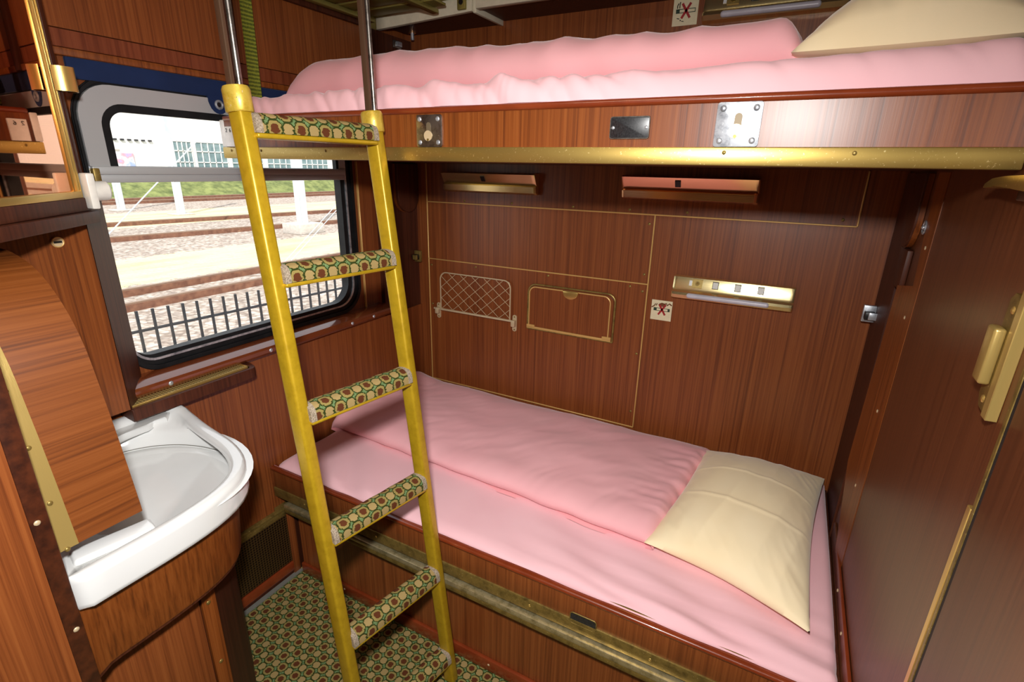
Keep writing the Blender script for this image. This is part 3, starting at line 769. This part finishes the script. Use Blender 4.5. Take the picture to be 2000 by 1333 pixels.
# ------------------------------------------------------------------ net pocket and brass frame pocket
nt = thing('net_pocket', (.36, 0, .83), 'wire net pocket hinged on a bar on the back wall', 'net pocket')
fr = [(.158, -.028, .885), (.156, -.016, 1.0)]
arch = rrect(.160, .557, .885, 1.072, (.001, .001, .035, .035), 6)
arch = [(x, -.012, z) for x, z in arch]
B().tube(arch, .0032, 8, True).build('wire_frame', 'nickel', nt)
nb = B()
def clip(p, q, x0, x1, z0, z1):
    t0, t1 = 0., 1.
    for a, d, lo, hi in ((p[0], q[0]-p[0], x0, x1), (p[1], q[1]-p[1], z0, z1)):
        if abs(d) < 1e-9:
            if a < lo or a > hi: return None
        else:
            r0, r1 = (lo-a)/d, (hi-a)/d
            if r0 > r1: r0, r1 = r1, r0
            t0, t1 = max(t0, r0), min(t1, r1)
    return None if t0 >= t1 else ((p[0]+(q[0]-p[0])*t0, p[1]+(q[1]-p[1])*t0), (p[0]+(q[0]-p[0])*t1, p[1]+(q[1]-p[1])*t1))
for s in (-1, 1):
    for i in range(-6, 14):
        xx = .165+.0665*i
        r_ = clip((xx, .887), (xx+s*.22, 1.07), .162, .555, .887, 1.068)
        if r_: nb.tube([(r_[0][0], -.0125, r_[0][1]), (r_[1][0], -.0125, r_[1][1])], .0014, 6)
nb.build('net', 'nickel', nt)
B().cyl((.122, -.018, .884), (.582, -.018, .884), .0052, n=14).build('hinge_bar', 'nickel', nt)
for x in (.14, .578):
    b = B().prism(rrect(x-.011, x+.011, .832, .912, .010, 5), 'Y', -.004, 0).box(x-.010, x+.010, -.026, -.003, .858, .890, .004)
    k = b.build('bracket', 'nickel', nt); screw(k, (x, -.005, .903), (0, 1, 0), .004, 'brass_old'); screw(k, (x, -.005, .841), (0, 1, 0), .004, 'brass_old')

fp = thing('brass_flap', (.85, 0, .86), 'brass-framed wooden flap with a finger pull on the back wall', 'flap')
out_ = rrect(.648, 1.056, .862, 1.072, (.002, .002, .035, .04), 6)
B().prism(rrect(.654, 1.048, .868, 1.064, (.002, .002, .03, .03), 6), 'Y', -.006, 0).build('flap_panel', 'wood', fp)
B().tube([(x, -.006, z) for x, z in out_], .0042, 8, True).build('brass_frame', 'brass_old', fp)
inn = rrect(.655, 1.036, .868, 1.060, (.002, .002, .03, .03), 6)
k = inn.index(inn[14]) if False else 0
B().tube([(x, -.008, z) for x, z in inn], .003, 8, True).build('inner_frame', 'bead', fp)
B().box(.645, 1.05, -.011, -.003, .864, .874, .002).box(.645, .685, -.011, -.003, .870, .882, .001, 1).box(1.01, 1.05, -.011, -.003, .870, .884, .001, 1).build('hinge_leaf', 'bead', fp)
cup = [(.855-.036*math.cos(t), 1.062-.036*max(0, math.sin(t))**.8) for t in [PI*i/14 for i in range(15)]]
B().prism(cup, 'Y', -.016, -.004, .004).build('finger_pull', 'brass', fp)

# ------------------------------------------------------------------ catches, brackets and fittings in the corners
def catch(x, y, z, s, label):
    t = thing('seat_catch', (x, y, z), label, 'catch', 'seat-back catches in the corners')
    B().box(x-.018, x+.018, y-.004, y+.012, z-.03, z+.025, .002).build('catch_plate', 'brass_old' if s < 0 else 'chrome', t)
    B().box(x-.014, x+.014, y-.03, y-.003, z-.018, z+.008, .003).build('catch_block', 'black', t)
    B().box(x-.004, x+.022, y-.036, y-.028, z-.016, z+.008, .002).build('catch_tongue', 'brass_old' if s < 0 else 'chrome', t)
catch(.042, -.035, 1.145, -1, 'brass catch in the corner beside the window wall')
catch(1.926, -.06, 1.138, 1, 'chrome catch in the corner beside the right post')
def support(x0, x1, y0, y1, zb, label, mat='wood_dark'):
    t = thing('bunk_support', ((x0+x1)/2, (y0+y1)/2, zb), label, 'bracket', 'rounded supports under the upper bunk')
    r = (y1-y0)/2; cy = (y0+y1)/2
    pts = [(y0, 1.576), (y0, zb+r)]+[(cy-r*math.cos(a), zb+r-r*math.sin(a)) for a in [PI*i/14 for i in range(1, 14)]]+[(y1, zb+r), (y1, 1.576)]
    B().prism(pts, 'X', x0, x1, .002).build('support_arm', mat, t)
    pt = [(cy-(cy-p[0])*.98, p[1]) for p in pts]
    B().prism([(cy+(p[0]-cy)*1.02, p[1]-.002) for p in pts], 'X', x1-.012 if x0 > 1 else x0, x1 if x0 > 1 else x0+.012).build('support_edge', 'wood_bright', t)  # brighter veneer rim puts the light on the edge into its colour
support(.022, .05, -.165, -.02, 1.36, 'rounded wooden bunk support in the window corner')
support(1.932, 1.949, -.37, -.20, 1.382, 'rounded wooden bunk support beside the right post')

# right post board
po = thing('end_post', (1.94, -.4, 0), 'upright wooden post board with screws on the right wall', 'post')
pts = [(-.528, .455), (-.528, 1.577), (-.46, 1.577), (-.465, 1.47), (-.488, 1.31), (-.376, 1.29), (-.35, .74), (-.45, .48), (-.475, .455)]
tilt = lambda y: (1.9485-.021*(y+.528)/.178)
b = B().prism(pts, 'X', 0, 1)
for v in b.bm.verts: v.co.x = tilt(v.co.y)+v.co.x*.004
b.build('post_board', 'wood_bright', po)
for y, z in ((-.500, 1.405), (-.49, 1.23), (-.48, .965), (-.47, .725), (-.50, .475)): screw(po, (tilt(y), y, z), (1, 0, 0), .005, 'nickel')
sn = B().cyl((1.944, -.458, 1.449), (1.940, -.458, 1.449), .0145, n=24).build('snap_socket', 'black', po)
B().tube([(1.940, -.458+.0145*math.cos(a), 1.449+.0148*math.sin(a)) for a in [2*PI*i/24 for i in range(24)]], .0024, 8, True).build('snap_ring', 'chrome', sn)
B().ball((1.939, -.458, 1.449), .0055).build('snap_stud', 'chrome', sn)
# pocket block behind the post
B().box(1.936, 1.949, -.36, -.25, 1.275, 1.38, .002).build('post_block', 'wood_dark', po)
# dark veneer strip paints in the shade of the corner recess
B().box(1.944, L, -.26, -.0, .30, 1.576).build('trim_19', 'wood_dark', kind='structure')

# door leaf at the right
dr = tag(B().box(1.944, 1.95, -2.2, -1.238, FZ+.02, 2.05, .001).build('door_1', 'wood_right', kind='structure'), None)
B().box(1.945, 1.9495, -1.237, -1.228, FZ+.02, 2.05).build('door_gap', 'dark', dr)
B().box(1.944, 1.95, -1.228, -1.218, FZ+.02, 2.05, .001, 1).build('door_stop', 'brass_old', dr)
B().box(1.943, 1.95, -1.218, -1.204, FZ+.02, 1.13, .001, 1).build('door_edge', 'brass', dr)

hd = thing('door_pull', (1.94, -1.13, 1.25), 'brass pull plate with raised bar at the right edge of the view', 'handle')
pl_ = B().prism([(-1.165, 1.250), (-1.132, 1.253), (-1.120, 1.27), (-1.120, 1.41), (-1.132, 1.42), (-1.165, 1.42)], 'X', 1.94, 1.95, .001).build('pull_plate', 'brass_old', hd)
B().box(1.936, 1.95, -1.184, -1.165, 1.250, 1.43, .001, 1).build('pull_flange', 'brass_y', hd)
B().box(1.926, 1.94, -1.150, -1.118, 1.29, 1.372, .004, 3).build('pull_bar', 'brass_y', hd)
for z in (1.268, 1.398): screw(pl_, (1.940, -1.143, z), (1, 0, 0), .006, 'brass')

hk = thing('coat_hook', (1.94, -.95, 1.545), 'pale brass coat hook just under the upper bunk at right', 'hook')
B().box(1.944, 1.95, -1.06, -1.0, 1.535, 1.577, .002).build('hook_plate', 'steel', hk)
cv = [(-1.14, 1.549), (-1.05, 1.553), (-.985, 1.557), (-.945, 1.551), (-.93, 1.551), (-.935, 1.558), (-.965, 1.566), (-1.02, 1.569), (-1.14, 1.572)]
B().prism(cv, 'X', 1.918, 1.946, .002).build('hook_arm', 'brass_rail', hk)

# ------------------------------------------------------------------ overhead shelf, rack and small fittings
sh = thing('overhead_shelf', (.25, -.1, 2.113), 'cream overhead shelf with dark underside in the top corner', 'shelf')
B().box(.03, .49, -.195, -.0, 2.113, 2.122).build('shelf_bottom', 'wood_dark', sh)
b = B().box(.018, .482, -.215, -.197, 2.10, 2.22, .001, 1)
for v in b.bm.verts:
    if v.co.z < 2.15: v.co.z += -.007+.020*(v.co.x-.018)/.464
b.build('shelf_front', 'shelf', sh)
B().box(.482, .496, -.205, -.0, 2.108, 2.225, .002).build('shelf_end', 'shelf', sh)
k = B().box(.425, .462, -.228, -.215, 2.118, 2.17, .004).build('latch_plate', 'olive', sh)
B().cyl((.444, -.228, 2.142), (.444, -.231, 2.142), .009, n=18).build('latch_hole', 'black', k)
B().tube([(.435, -.235, 2.175), (.45, -.245, 2.16), (.465, -.24, 2.17), (.47, -.23, 2.185)], .005, 8).build('latch_hook', 'olive', k)
s2 = thing('ceiling_locker', (1.2, -.1, 2.18), 'cream ceiling locker to the right of the overhead shelf', 'locker')
B().box(.499, L-.02, -.217, -.19, 2.118, 2.40, .003).build('locker_front', 'shelf', s2)
B().box(.50, L-.02, -.19, -.0, 2.125, 2.135).build('locker_bottom', 'wood_dark', s2)
rk = thing('luggage_rack', (.2, -.5, 2.12), 'olive metal luggage rack with slats high above the window', 'rack')
B().box(.0, .03, -1.35, -.265, 2.088, 2.118, .003).build('wall_rail', 'wood_dark', rk)
for i, y in enumerate((-.705, -.61, -.515, -.42, -.325)):
    B().box(.03, .42, y-.036, y+.036, 2.118, 2.126, .002).build('slat', 'olive', rk)
for x in (.05, .36): B().box(x-.014, x+.014, -.745, -.27, 2.102, 2.118, .003).build('cross_bar', 'olive', rk)
B().tube([(.02, -.228, 2.139), (.40, -.228, 2.163)], .006, 10).build('front_tube', 'olive', rk)
B().tube([(.02, -.236, 2.166), (.40, -.236, 2.196)], .0065, 10).build('upper_tube', 'cream_rail', rk)
B().box(.004, .022, -.262, -.218, 2.09, 2.20, .003).build('end_bracket', 'olive', rk)
fc = thing('latch_box', (.02, -.1, 2.05), 'small nickel latch on the wall below the overhead shelf', 'latch')
B().box(.022, .032, -.125, -.075, 2.045, 2.075, .003).build('latch_plate', 'steel', fc)
B().box(.03, .044, -.115, -.085, 2.05, 2.07, .003).build('latch_bolt', 'chrome', fc)
st = thing('stop_peg', (.08, -.06, 2.08), 'small brass peg under the overhead shelf', 'peg')
B().cyl((.08, -.06, 2.113), (.08, -.06, 2.106), .016, n=16).build('peg_flange', 'brass_pink', st)
B().cyl((.08, -.06, 2.107), (.08, -.06, 2.08), .0075, n=14).build('peg_pin', 'chrome', st)

# green strap hanging from the ceiling to the upper bunk
sb = B()
sb.prism([(-.020, 0), (.020, 0), (.020, .003), (-.020, .003)], 'Z', 0, 1)
for v in sb.bm.verts:
    z = 1.70+v.co.z*(2.42-1.70); k = v.co.z
    v.co = Vector((.30+v.co.x-.02*k, -1.02+v.co.y+.02*k, z)) if False else Vector((.085+v.co.y-.03*k, -.868+v.co.x+.035*k, z))
sb.build('webbing_strap', 'webbing', label='green webbing strap hanging beside the ladder and upper bunk', cat='strap')

# ------------------------------------------------------------------ wash basin corner
def basin_outline(inset, n=64, straight=False):
    """plan outline of the basin, shrunk towards its middle"""
    base = [(.055, -1.778), (.055, -1.30), (.075, -1.272), (.12, -1.262), (.2, -1.285), (.30, -1.302), (.42, -1.318), (.52, -1.352), (.59, -1.412), (.625, -1.50), (.635, -1.60), (.635, -1.778)]
    # resample by length
    out = []; P = base+[base[0]]; d = [0]
    for a, b_ in zip(P[:-1], P[1:]): d.append(d[-1]+math.hypot(b_[0]-a[0], b_[1]-a[1]))
    for i in range(n):
        s = d[-1]*i/n; k = max(j for j in range(len(base)) if d[j] <= s+1e-9); t = (s-d[k])/(d[k+1]-d[k])
        out.append((P[k][0]+(P[k+1][0]-P[k][0])*t, P[k][1]+(P[k+1][1]-P[k][1])*t))
    # smooth except at the wall corners
    for _ in range(3):
        q = out[:]
        for i in range(n):
            x, y = out[i]
            if y < -1.74 or x < .058: continue
            a, b_ = out[i-1], out[(i+1) % n]; q[i] = ((a[0]+2*x+b_[0])/4, (a[1]+2*y+b_[1])/4)
        out = q
    if inset:
        q = []
        for i in range(n):
            a, b_ = out[i-1], out[(i+1) % n]; tx, ty = b_[0]-a[0], b_[1]-a[1]; l_ = math.hypot(tx, ty)
            nx, ny = ty/l_, -tx/l_
            q.append((out[i][0]+nx*inset, out[i][1]+ny*inset))
        q = [(x_, -1.777) if abs(o_[1]+1.778) < .004 else (x_, y_) for (x_, y_), o_ in zip(q, out)]
        out = q
    return out
CX, CY = .35, -1.505
def bowl(rx, ry, n=64, ref=None):
    """oval with points at the same bearings as ref"""
    o = []
    for x, y in ref:
        a = math.atan2((y-CY)/ry, (x-CX)/rx); o.append((CX+rx*math.cos(a), CY+ry*math.sin(a)))
    return o
wbz = thing('wash_basin', (.34, -1.5, .77), 'white ceramic wash basin set in the wooden corner cabinet', 'basin')
o0 = basin_outline(0); oi = basin_outline(.012); o2 = basin_outline(.035); o3 = basin_outline(.048)
Zc = lambda lp, z: [(x, y, z) for x, y in lp]
b = B()
def rimz(lp, z, back=.0):
    return [(x, y, z+(.022*max(0, min(1, (.15-x)/.06)))+back) for x, y in lp]
b.loft([Zc(basin_outline(.006), .772), Zc(o0, .776), Zc(o0, .784), Zc(o0, .832), Zc(basin_outline(.001), .839), rimz(basin_outline(.006), .845), rimz(oi, .848), rimz(basin_outline(.026), .847), rimz(o2, .842), rimz(basin_outline(.040), .832),
        Zc(bowl(.272, .212, ref=o3), .826), Zc(bowl(.262, .202, ref=o3), .815), Zc(bowl(.252, .190, ref=o3), .787), Zc(bowl(.25, .188, ref=o3), .781), Zc(bowl(.247, .185, ref=o3), .783), Zc(bowl(.22, .165, ref=o3), .768), Zc(bowl(.16, .12, ref=o3), .750), Zc(bowl(.08, .06, ref=o3), .744)], True, True)
bb = b.build('basin_bowl', 'ceramic', wbz, angle=75)
B().tube([(CX+.2505*math.cos(t), CY+.1885*math.sin(t), .7855) for t in [2*PI*i/80 for i in range(80)]], .0012, 6, True).build('bowl_seam', 'floor_edge', wbz)
# moulded soap ledges
led = [(.07, -1.76), (.07, -1.33), (.105, -1.312), (.135, -1.34), (.118, -1.37), (.14, -1.395), (.128, -1.45), (.15, -1.49), (.135, -1.53), (.16, -1.60), (.16, -1.76)]
B().prism(led, 'Z', .83, .851, .006).build('soap_ledge', 'ceramic', wbz, angle=60)
B().obox((.56, -1.68, .832), (.97, -.2, 0), (.2, .97, 0), (0, 0, 1), .05, .14, .018, .008, 3).build('side_ledge', 'ceramic', wbz)
B().cyl((CX, CY, .743), (CX, CY, .7465), .022, n=20).build('drain', 'chrome', wbz)

cb = thing('basin_cabinet', (.3, -1.6, FZ), 'wooden corner cabinet with curved apron carrying the wash basin', 'cabinet')
a0 = basin_outline(.028); a1 = basin_outline(.05)
b = B(); b.loft([Zc(a1, .600), Zc(basin_outline(.045), .597), Zc(basin_outline(.042), .605), Zc(a0, .771), Zc(basin_outline(.06), .771)], True, True)
b.build('apron', 'wood_bright', cb, angle=40)
B().loft([Zc(basin_outline(.056), .585), Zc(basin_outline(.048), .588), Zc(basin_outline(.048), .599)], True, True).build('apron_edge', 'wood_dark', cb)
body = [(.05, -1.80), (.50, -1.80), (.50, -1.49), (.40, -1.375), (.27, -1.30), (.05, -1.27)]
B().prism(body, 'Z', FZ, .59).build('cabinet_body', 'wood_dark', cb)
d = B().box(.50, .516, -1.80, -1.535, -.05, .572, .002).build('cabinet_door', 'wood', cb)
B().box(.50, .512, -1.528, -1.492, -.05, .585, .002).build('face_frame', 'wood_bright', cb)
for z in (.50, .30, .12): screw(cb, (.512, -1.512, z), (1, 0, 0), .006, 'brass_old')
B().prism([(.40, -1.395), (.475, -1.43), (.45, -1.375)], 'Z', .545, .575, .003).build('corner_tab', 'nickel', cb)

# curved cover leaning over the basin at the left
def cover_prof(off):
    P = [(.16, 1.388), (.24, 1.392), (.314, 1.388), (.40, 1.364), (.468, 1.312), (.515, 1.237), (.541, 1.136), (.562, 1.03), (.585, .884)]
    out = []
    for i, p in enumerate(P):
        a = P[max(0, i-1)]; c = P[min(len(P)-1, i+1)]; tx, tz = c[0]-a[0], c[1]-a[1]; l_ = math.hypot(tx, tz)
        out.append((p[0]+tz/l_*off, p[1]-tx/l_*off))
    # densify with Catmull-Rom
    res = []
    for i in range(len(out)-1):
        p0, p1, p2, p3 = out[max(0, i-1)], out[i], out[i+1], out[min(len(out)-1, i+2)]
        for t in [k/6 for k in range(6)]:
            res.append(tuple(.5*(2*p1[j]+(p2[j]-p0[j])*t+(2*p0[j]-5*p1[j]+4*p2[j]-p3[j])*t*t+(3*p1[j]-p0[j]-3*p2[j]+p3[j])*t**3) for j in (0, 1)))
    return res+[out[-1]]
cv_ = thing('basin_cover', (.45, -1.7, .88), 'curved wooden cover with brass edge strip above the basin at left', 'cover')
po_ = cover_prof(0); pi_ = cover_prof(.014)
B().prism(po_+pi_[::-1], 'Y', -1.741, -1.63, .0008).build('curved_panel', 'wood_y', cv_, angle=30)
k = B().prism(cover_prof(-.0015)+pi_[::-1], 'Y', -1.778, -1.741).build('brass_strip', 'brass_y', cv_, angle=30)
for i in (26, 33, 39, 44, 48):
    p = cover_prof(-.0015)[i]; screw(k, (p[0]+.001, -1.759, p[1]), (.97, 0, .2), .0045, 'brass_old')

# left partition: worn post and wood panel
B().box(.545, .62, -1.809, -1.778, FZ, 2.42, .002).build('trim_20', 'worn', kind='structure')
B().box(.60, .625, -1.813, -1.808, FZ, 2.42).build('trim_21', 'alu', kind='structure')
wl = B().box(.03, .648, -1.86, -1.812, FZ, 2.42).build('wall_left', 'wood', kind='structure')
B().box(.60, .648, FRONT, -1.86, FZ, 2.42).build('wall_left_return', 'wood', kind='structure')
for y, z in ((-1.795, .98), (-1.79, .74), (-1.80, .60)): screw(wl, (.621, y, z), (1, 0, 0), .005, 'nickel')

# ------------------------------------------------------------------ mirror cabinet, set diagonally over the basin
D = Vector((.687, -.727, 0)).normalized(); NRM = Vector((.727, .687, 0)).normalized(); UP = Vector((0, 0, 1))
P0 = Vector((.15, -1.424, 0))
mc = thing('mirror_cabinet', (.2, -1.6, 1.42), 'dark wooden mirror cabinet set diagonally in the left corner', 'mirror cabinet')
LEN = .46
def mb(s0, s1, n0, n1, z0, z1, bev=.001, name='x', mat='wood_dark', parent=None):
    c = P0+D*((s0+s1)/2)+NRM*((n0+n1)/2)+UP*((z0+z1)/2)
    return B().obox(c, D, NRM, UP, abs(s1-s0), abs(n1-n0), z1-z0, bev, 2).build(name, mat, parent or mc)
mb(.0, LEN, -.05, -.012, 1.44, 2.40, name='cabinet_body')
mr = mb(.012, LEN, -.013, -.008, 1.492, 2.40, .0, 'mirror_glass', 'mirror')
mb(.005, .010, -.012, .0, 1.478, 2.40, .001, 'side_frame', 'brass')
mb(-.004, .001, -.03, .001, 1.478, 2.40, .001, 'side_frame', 'brass')
mb(.0, LEN, -.012, .002, 1.478, 1.494, .002, 'bottom_frame', 'brass')
mb(-.028, -.010, -.05, .0, 1.44, 2.40, .002, 'side_stile', 'wood_dark')
mb(-.028, LEN, -.05, .003, 1.447, 1.478, .002, 'bottom_rail', 'wood_dark')
mb(-.034, LEN, -.05, .014, 1.418, 1.446, .003, 'ledge', 'wood_dark')
# brass strap bracket on the stile
gh = thing('strap_holder', (.15, -1.40, 1.708), 'polished brass band bracket on the side of the mirror cabinet', 'bracket')
pts = []
for i in range(13):
    a = PI*i/12; pts.append((-.002-.028*math.sin(a)**.7 if False else 0, 0))
def band(r0, r1):
    out = []
    for i in range(15):
        t = i/14; s = .012-.052*t; n_ = .006+.030*math.sin(PI*min(1, t*1.02))**.6; out.append((s, n_))
    return out
bd = band(0, 0); lo = []
for s, n_ in bd:
    c = P0+D*s+NRM*n_; lo.append(c)
b = B(); V0 = [b.bm.verts.new(c+UP*1.711) for c in lo]; V1 = [b.bm.verts.new(c+UP*1.762) for c in lo]
V2 = [b.bm.verts.new(c-NRM*.003+UP*1.762) for c in lo]; V3 = [b.bm.verts.new(c-NRM*.003+UP*1.711) for c in lo]
for i in range(14):
    for A, Z in ((V0, V1), (V1, V2), (V2, V3), (V3, V0)): b.bm.faces.new((A[i], A[i+1], Z[i+1], Z[i]))
b.bm.faces.new((V0[0], V1[0], V2[0], V3[0])); b.bm.faces.new((V0[-1], V1[-1], V2[-1], V3[-1]))
b.build('brass_band', 'brass', gh)
c = P0+D*(-.014)+NRM*.008; B().obox(c+UP*1.735, D, NRM, UP, .044, .018, .044, .002).build('holder_block', 'black', gh)

# white socket on the panel edge and round badge on the panel
wd = thing('white_dispenser', (.14, -1.405, 1.455), 'white plastic fitting with a round knob below the mirror at the window', 'fitting')
c = Vector((.165, -1.40, 1.49)); 
B().box(.121, .175, -1.418, -1.400, 1.452, 1.535, .004).build('dispenser_plate', 'white_plastic', wd)
B().cyl((.150, -1.402, 1.493), (.150, -1.372, 1.493), .023, n=24).ball((.150, -1.372, 1.493), .023, .008, .023, 20).build('dispenser_knob', 'white_plastic', wd)
bg = thing('round_badge', (.12, -1.485, 1.365), 'small round metal badge on the wood panel below the mirror', 'badge')
B().cyl((.119, -1.484, 1.377), (.124, -1.484, 1.377), .013, n=24).build('badge_disc', 'nickel', bg)
B().tube([(.1245, -1.484+.0115*math.cos(a), 1.377+.0115*math.sin(a)) for a in [2*PI*i/24 for i in range(24)]], .0014, 6, True).build('badge_ring', 'bead', bg)
B().box(.1238, .125, -1.492, -1.476, 1.3745, 1.3795).build('badge_lettering', 'black', bg)

# ------------------------------------------------------------------ outdoors
G = -1.24
B().grid(lambda u, v: (-60+59.3*u, -30+150*v, G), 4, 4).build('ground', 'ground', kind='structure')
fn = thing('railing', (-4, 1.8, -1.24), 'black iron railing outside between the train and the tracks', 'fence')
ztop = lambda y: .13-.035*(y-.5)
b = B().tube([(-4, -2, -.02+.0), (-4, 6, -.02-.035*5.5)], .016, 6); b.build('upper_rail', 'iron', fn)
B().tube([(-4, -2, -1.0), (-4, 6, -1.1)], .016, 6).build('lower_rail', 'iron', fn)
for i in range(34):
    y = -.7+.152*i
    B().box(-4.011, -3.989, y-.011, y+.011, G, ztop(y)).build('picket', 'iron', fn)

def rail_line(x0, x1, h, label, group='railway rails outside'):
    p0, p1 = Vector((x0, -20, G)), Vector((x1, 100, G)); d = (p1-p0).normalized(); n_ = Vector((d.y, -d.x, 0))
    t = thing('rail', (x0, -20, G), label, 'rail', group)
    B().obox((p0+p1)/2+UP*(h*.4), d, n_, UP, (p1-p0).length, .16, h*.8).build('rail_web', 'rust', t)
    B().obox((p0+p1)/2+UP*(h*.88), d, n_, UP, (p1-p0).length, .10, h*.25).build('rail_head', 'rail_head', t)
rail_line(-9.4, -9.9, .17, 'nearest brown rail behind the black railing')
rail_line(-10.7, -11.2, .17, 'second rail from the railing, paired with the nearest one')
rail_line(-30.5, 13.0, .2, 'rail running just behind the concrete mast footing') if False else rail_line(-23.4, -7.4, .2, 'third rail from the railing, in front of the masts')
rail_line(-28.6, -13.2, .2, 'fourth rail from the railing, between the masts')
rail_line(-38.6, -36.6, .22, 'fifth rail from the railing, near the grass bank')
rail_line(-41.6, -39.6, .22, 'farthest rail, at the foot of the grass bank')
bk = B()
def bank(u, v):
    y = -20+130*v; h = [0, .9, 1.6, 2.0, 0][round(u*4)]; x = [-44, -46, -48, -50, -54][round(u*4)]
    return Vector((x, y, G+h+(noise.noise(Vector((x*.7, y*.6, 1)))*.35 if 0 < u < 1 else 0)))
bk.grid(bank, 4, 160); bk.build('grass_bank', 'grass', label='green grass bank beyond the farthest rails', cat='grass', kind='stuff')
def mast(x, y, zt, label, w=.32, foot=False):
    t = thing('mast', (x, y, G), label, 'mast', 'pale masts between the tracks')
    B().box(x-w/2, x+w/2, y-w/2, y+w/2, G, zt, .02, 1).build('mast_post', 'mast', t)
    if foot: B().box(x-.55, x+.55, y-.62, y+.62, G, G+.42, .03).build('mast_footing', 'concrete', t)
    else: B().box(x-.5, x+.5, y-.5, y+.5, G, G+.08, .02).build('mast_footing', 'concrete', t)
mast(-33.0, 14.1, 8, 'left pale mast seen beside the white fitting')
mast(-28.3, 14.8, 8, 'middle pale mast left of the ladder')
mast(-16.8, 13.3, 8, 'right pale mast on a concrete footing between the ladder rails', .34, True)
def stay(p0, p1, label, two=False):
    t = thing('stay_wire', p0, label, 'wire', 'slanting stay wires')
    d = Vector((0, .22, 0))
    for i in range(2 if two else 1):
        B().tube([Vector(p0)+d*i, Vector(p1)+d*i], .028 if not two else .012, 6).build('wire', 'mast', t)
        if two:
            a = Vector(p0).lerp(Vector(p1), .62)+d*i; c_ = Vector(p0).lerp(Vector(p1), .74)+d*i
            B().tube([a, a.lerp(c_, .5), c_], .04, 6).build('insulator', 'iron', t)
stay((-22.0, 8.3, G), (-22.0, 14.5, 4.2), 'pale stay wire slanting up behind the left part of the window')
stay((-10.9, 7.4, G), (-10.9, 11.6, 1.7), 'pair of stay wires with dark insulators right of the ladder rail', True)

fa = thing('station_building', (-55, 30, -1), 'white building with gridded windows far behind the tracks', 'building')
B().box(-62, -56, 24.6, 80, -1.2, 14).build('facade', 'facade', fa)
B().box(-62, -56.2, -10, 24.6, -1.2, 5.2).build('side_block', 'facade', fa)
for y0, y1 in ((30.2, 32.6), (33.0, 36.5), (37.0, 41), (41.6, 46), (46.6, 51)):
    w_ = B().box(-56.05, -55.95, y0, y1, .6, 3.55).build('window', 'facade_pane', fa)
    g_ = B(); n_ = 5
    for i in range(n_+1): yy = y0+(y1-y0)*i/n_; g_.box(-55.97, -55.88, yy-.045, yy+.045, .6, 3.55)
    for z in (.6, 1.5, 2.6, 3.55): g_.box(-55.97, -55.88, y0, y1, z-.05, z+.05)
    g_.build('glazing_bars', 'facade', w_)
B().box(-56.3, -55.9, 14, 24.8, 2.9, 4.2).build('cornice', 'facade_warm', fa)
for i in range(12): B().box(-56, -55.85, 22.2+.62*i-.6, 22.5+.62*i-.6, 3.35, 3.5).build('vent_slot', 'iron', fa)
B().box(-56.25, -55.9, 22.4, 26.8, .7, 2.2).build('poster', 'poster', fa)
for i in range(3): B().box(-56.1, -55.95, 26.2+1.5*i-4.6, 27.3+1.5*i-4.6, 2.4, 2.55).build('ledge', 'concrete', fa)

# ------------------------------------------------------------------ light
wd_ = bpy.data.worlds.new('sky'); bpy.context.scene.world = wd_; wd_.use_nodes = True
t = wd_.node_tree; bg_ = t.nodes['Background']
sky = t.nodes.new('ShaderNodeTexSky'); sky.sky_type = 'HOSEK_WILKIE'; sky.turbidity = 7; sky.ground_albedo = .4
sky.sun_direction = (.45, -.55, .70)
mixn = t.nodes.new('ShaderNodeMix'); mixn.data_type = 'RGBA'; mixn.inputs[0].default_value = .75
mixn.inputs[7].default_value = (.93, .96, 1., 1); t.links.new(sky.outputs[0], mixn.inputs[6]); t.links.new(mixn.outputs[2], bg_.inputs['Color'])
bg_.inputs['Strength'].default_value = 2.2
def light(kind, name, loc, energy, color=(1, 1, 1), **kw):
    d = bpy.data.lights.new(name, kind); d.energy = energy; d.color = color
    for k, v in kw.items(): setattr(d, k, v)
    o = bpy.data.objects.new(name, d); C.objects.link(o); o.location = loc; return o
s = light('SUN', 'sun', (5, -8, 12), 5.0, (1, .96, .9), angle=.01)
s.rotation_euler = Vector((-.45, .55, -.70)).to_track_quat('-Z', 'Y').to_euler()
fl = light('AREA', 'camera_flash', (1.61, -2.05, 1.76), 29, (1, .985, .96), shape='DISK', size=.09)
fl.rotation_euler = (Vector((.5, -1.0, .2))-Vector(fl.location)).to_track_quat('-Z', 'Y').to_euler()
fl.data.spread = math.radians(160)
light('AREA', 'ceiling_fill', (1.15, -1.7, 2.40), 3, (1, .86, .66), shape='RECTANGLE', size=.6, size_y=.2)  # added warm fill, no lamp fitting hangs here

# ------------------------------------------------------------------ camera
cam = bpy.data.cameras.new('camera'); co = bpy.data.objects.new('camera', cam); C.objects.link(co)
yaw, pitch, roll = .4914, -.3259, .0210
f = Vector((-math.sin(yaw)*math.cos(pitch), math.cos(yaw)*math.cos(pitch), math.sin(pitch)))
r = Vector((math.cos(yaw), math.sin(yaw), 0)); u = r.cross(f)
r2 = r*math.cos(roll)+u*math.sin(roll); u2 = -r*math.sin(roll)+u*math.cos(roll)
co.matrix_world = Matrix.Translation((1.6623, -2.0505, 1.5658)) @ Matrix((r2, u2, -f)).transposed().to_4x4()
cam.sensor_fit = 'HORIZONTAL'; cam.sensor_width = 36; cam.lens = 36*999.1/2000; cam.clip_start = .02; cam.clip_end = 500
S = bpy.context.scene; S.camera = co
S.view_settings.view_transform = 'Standard'; S.view_settings.look = 'None'; S.view_settings.gamma = 1; S.view_settings.use_curve_mapping = False
S.view_settings.exposure = 0
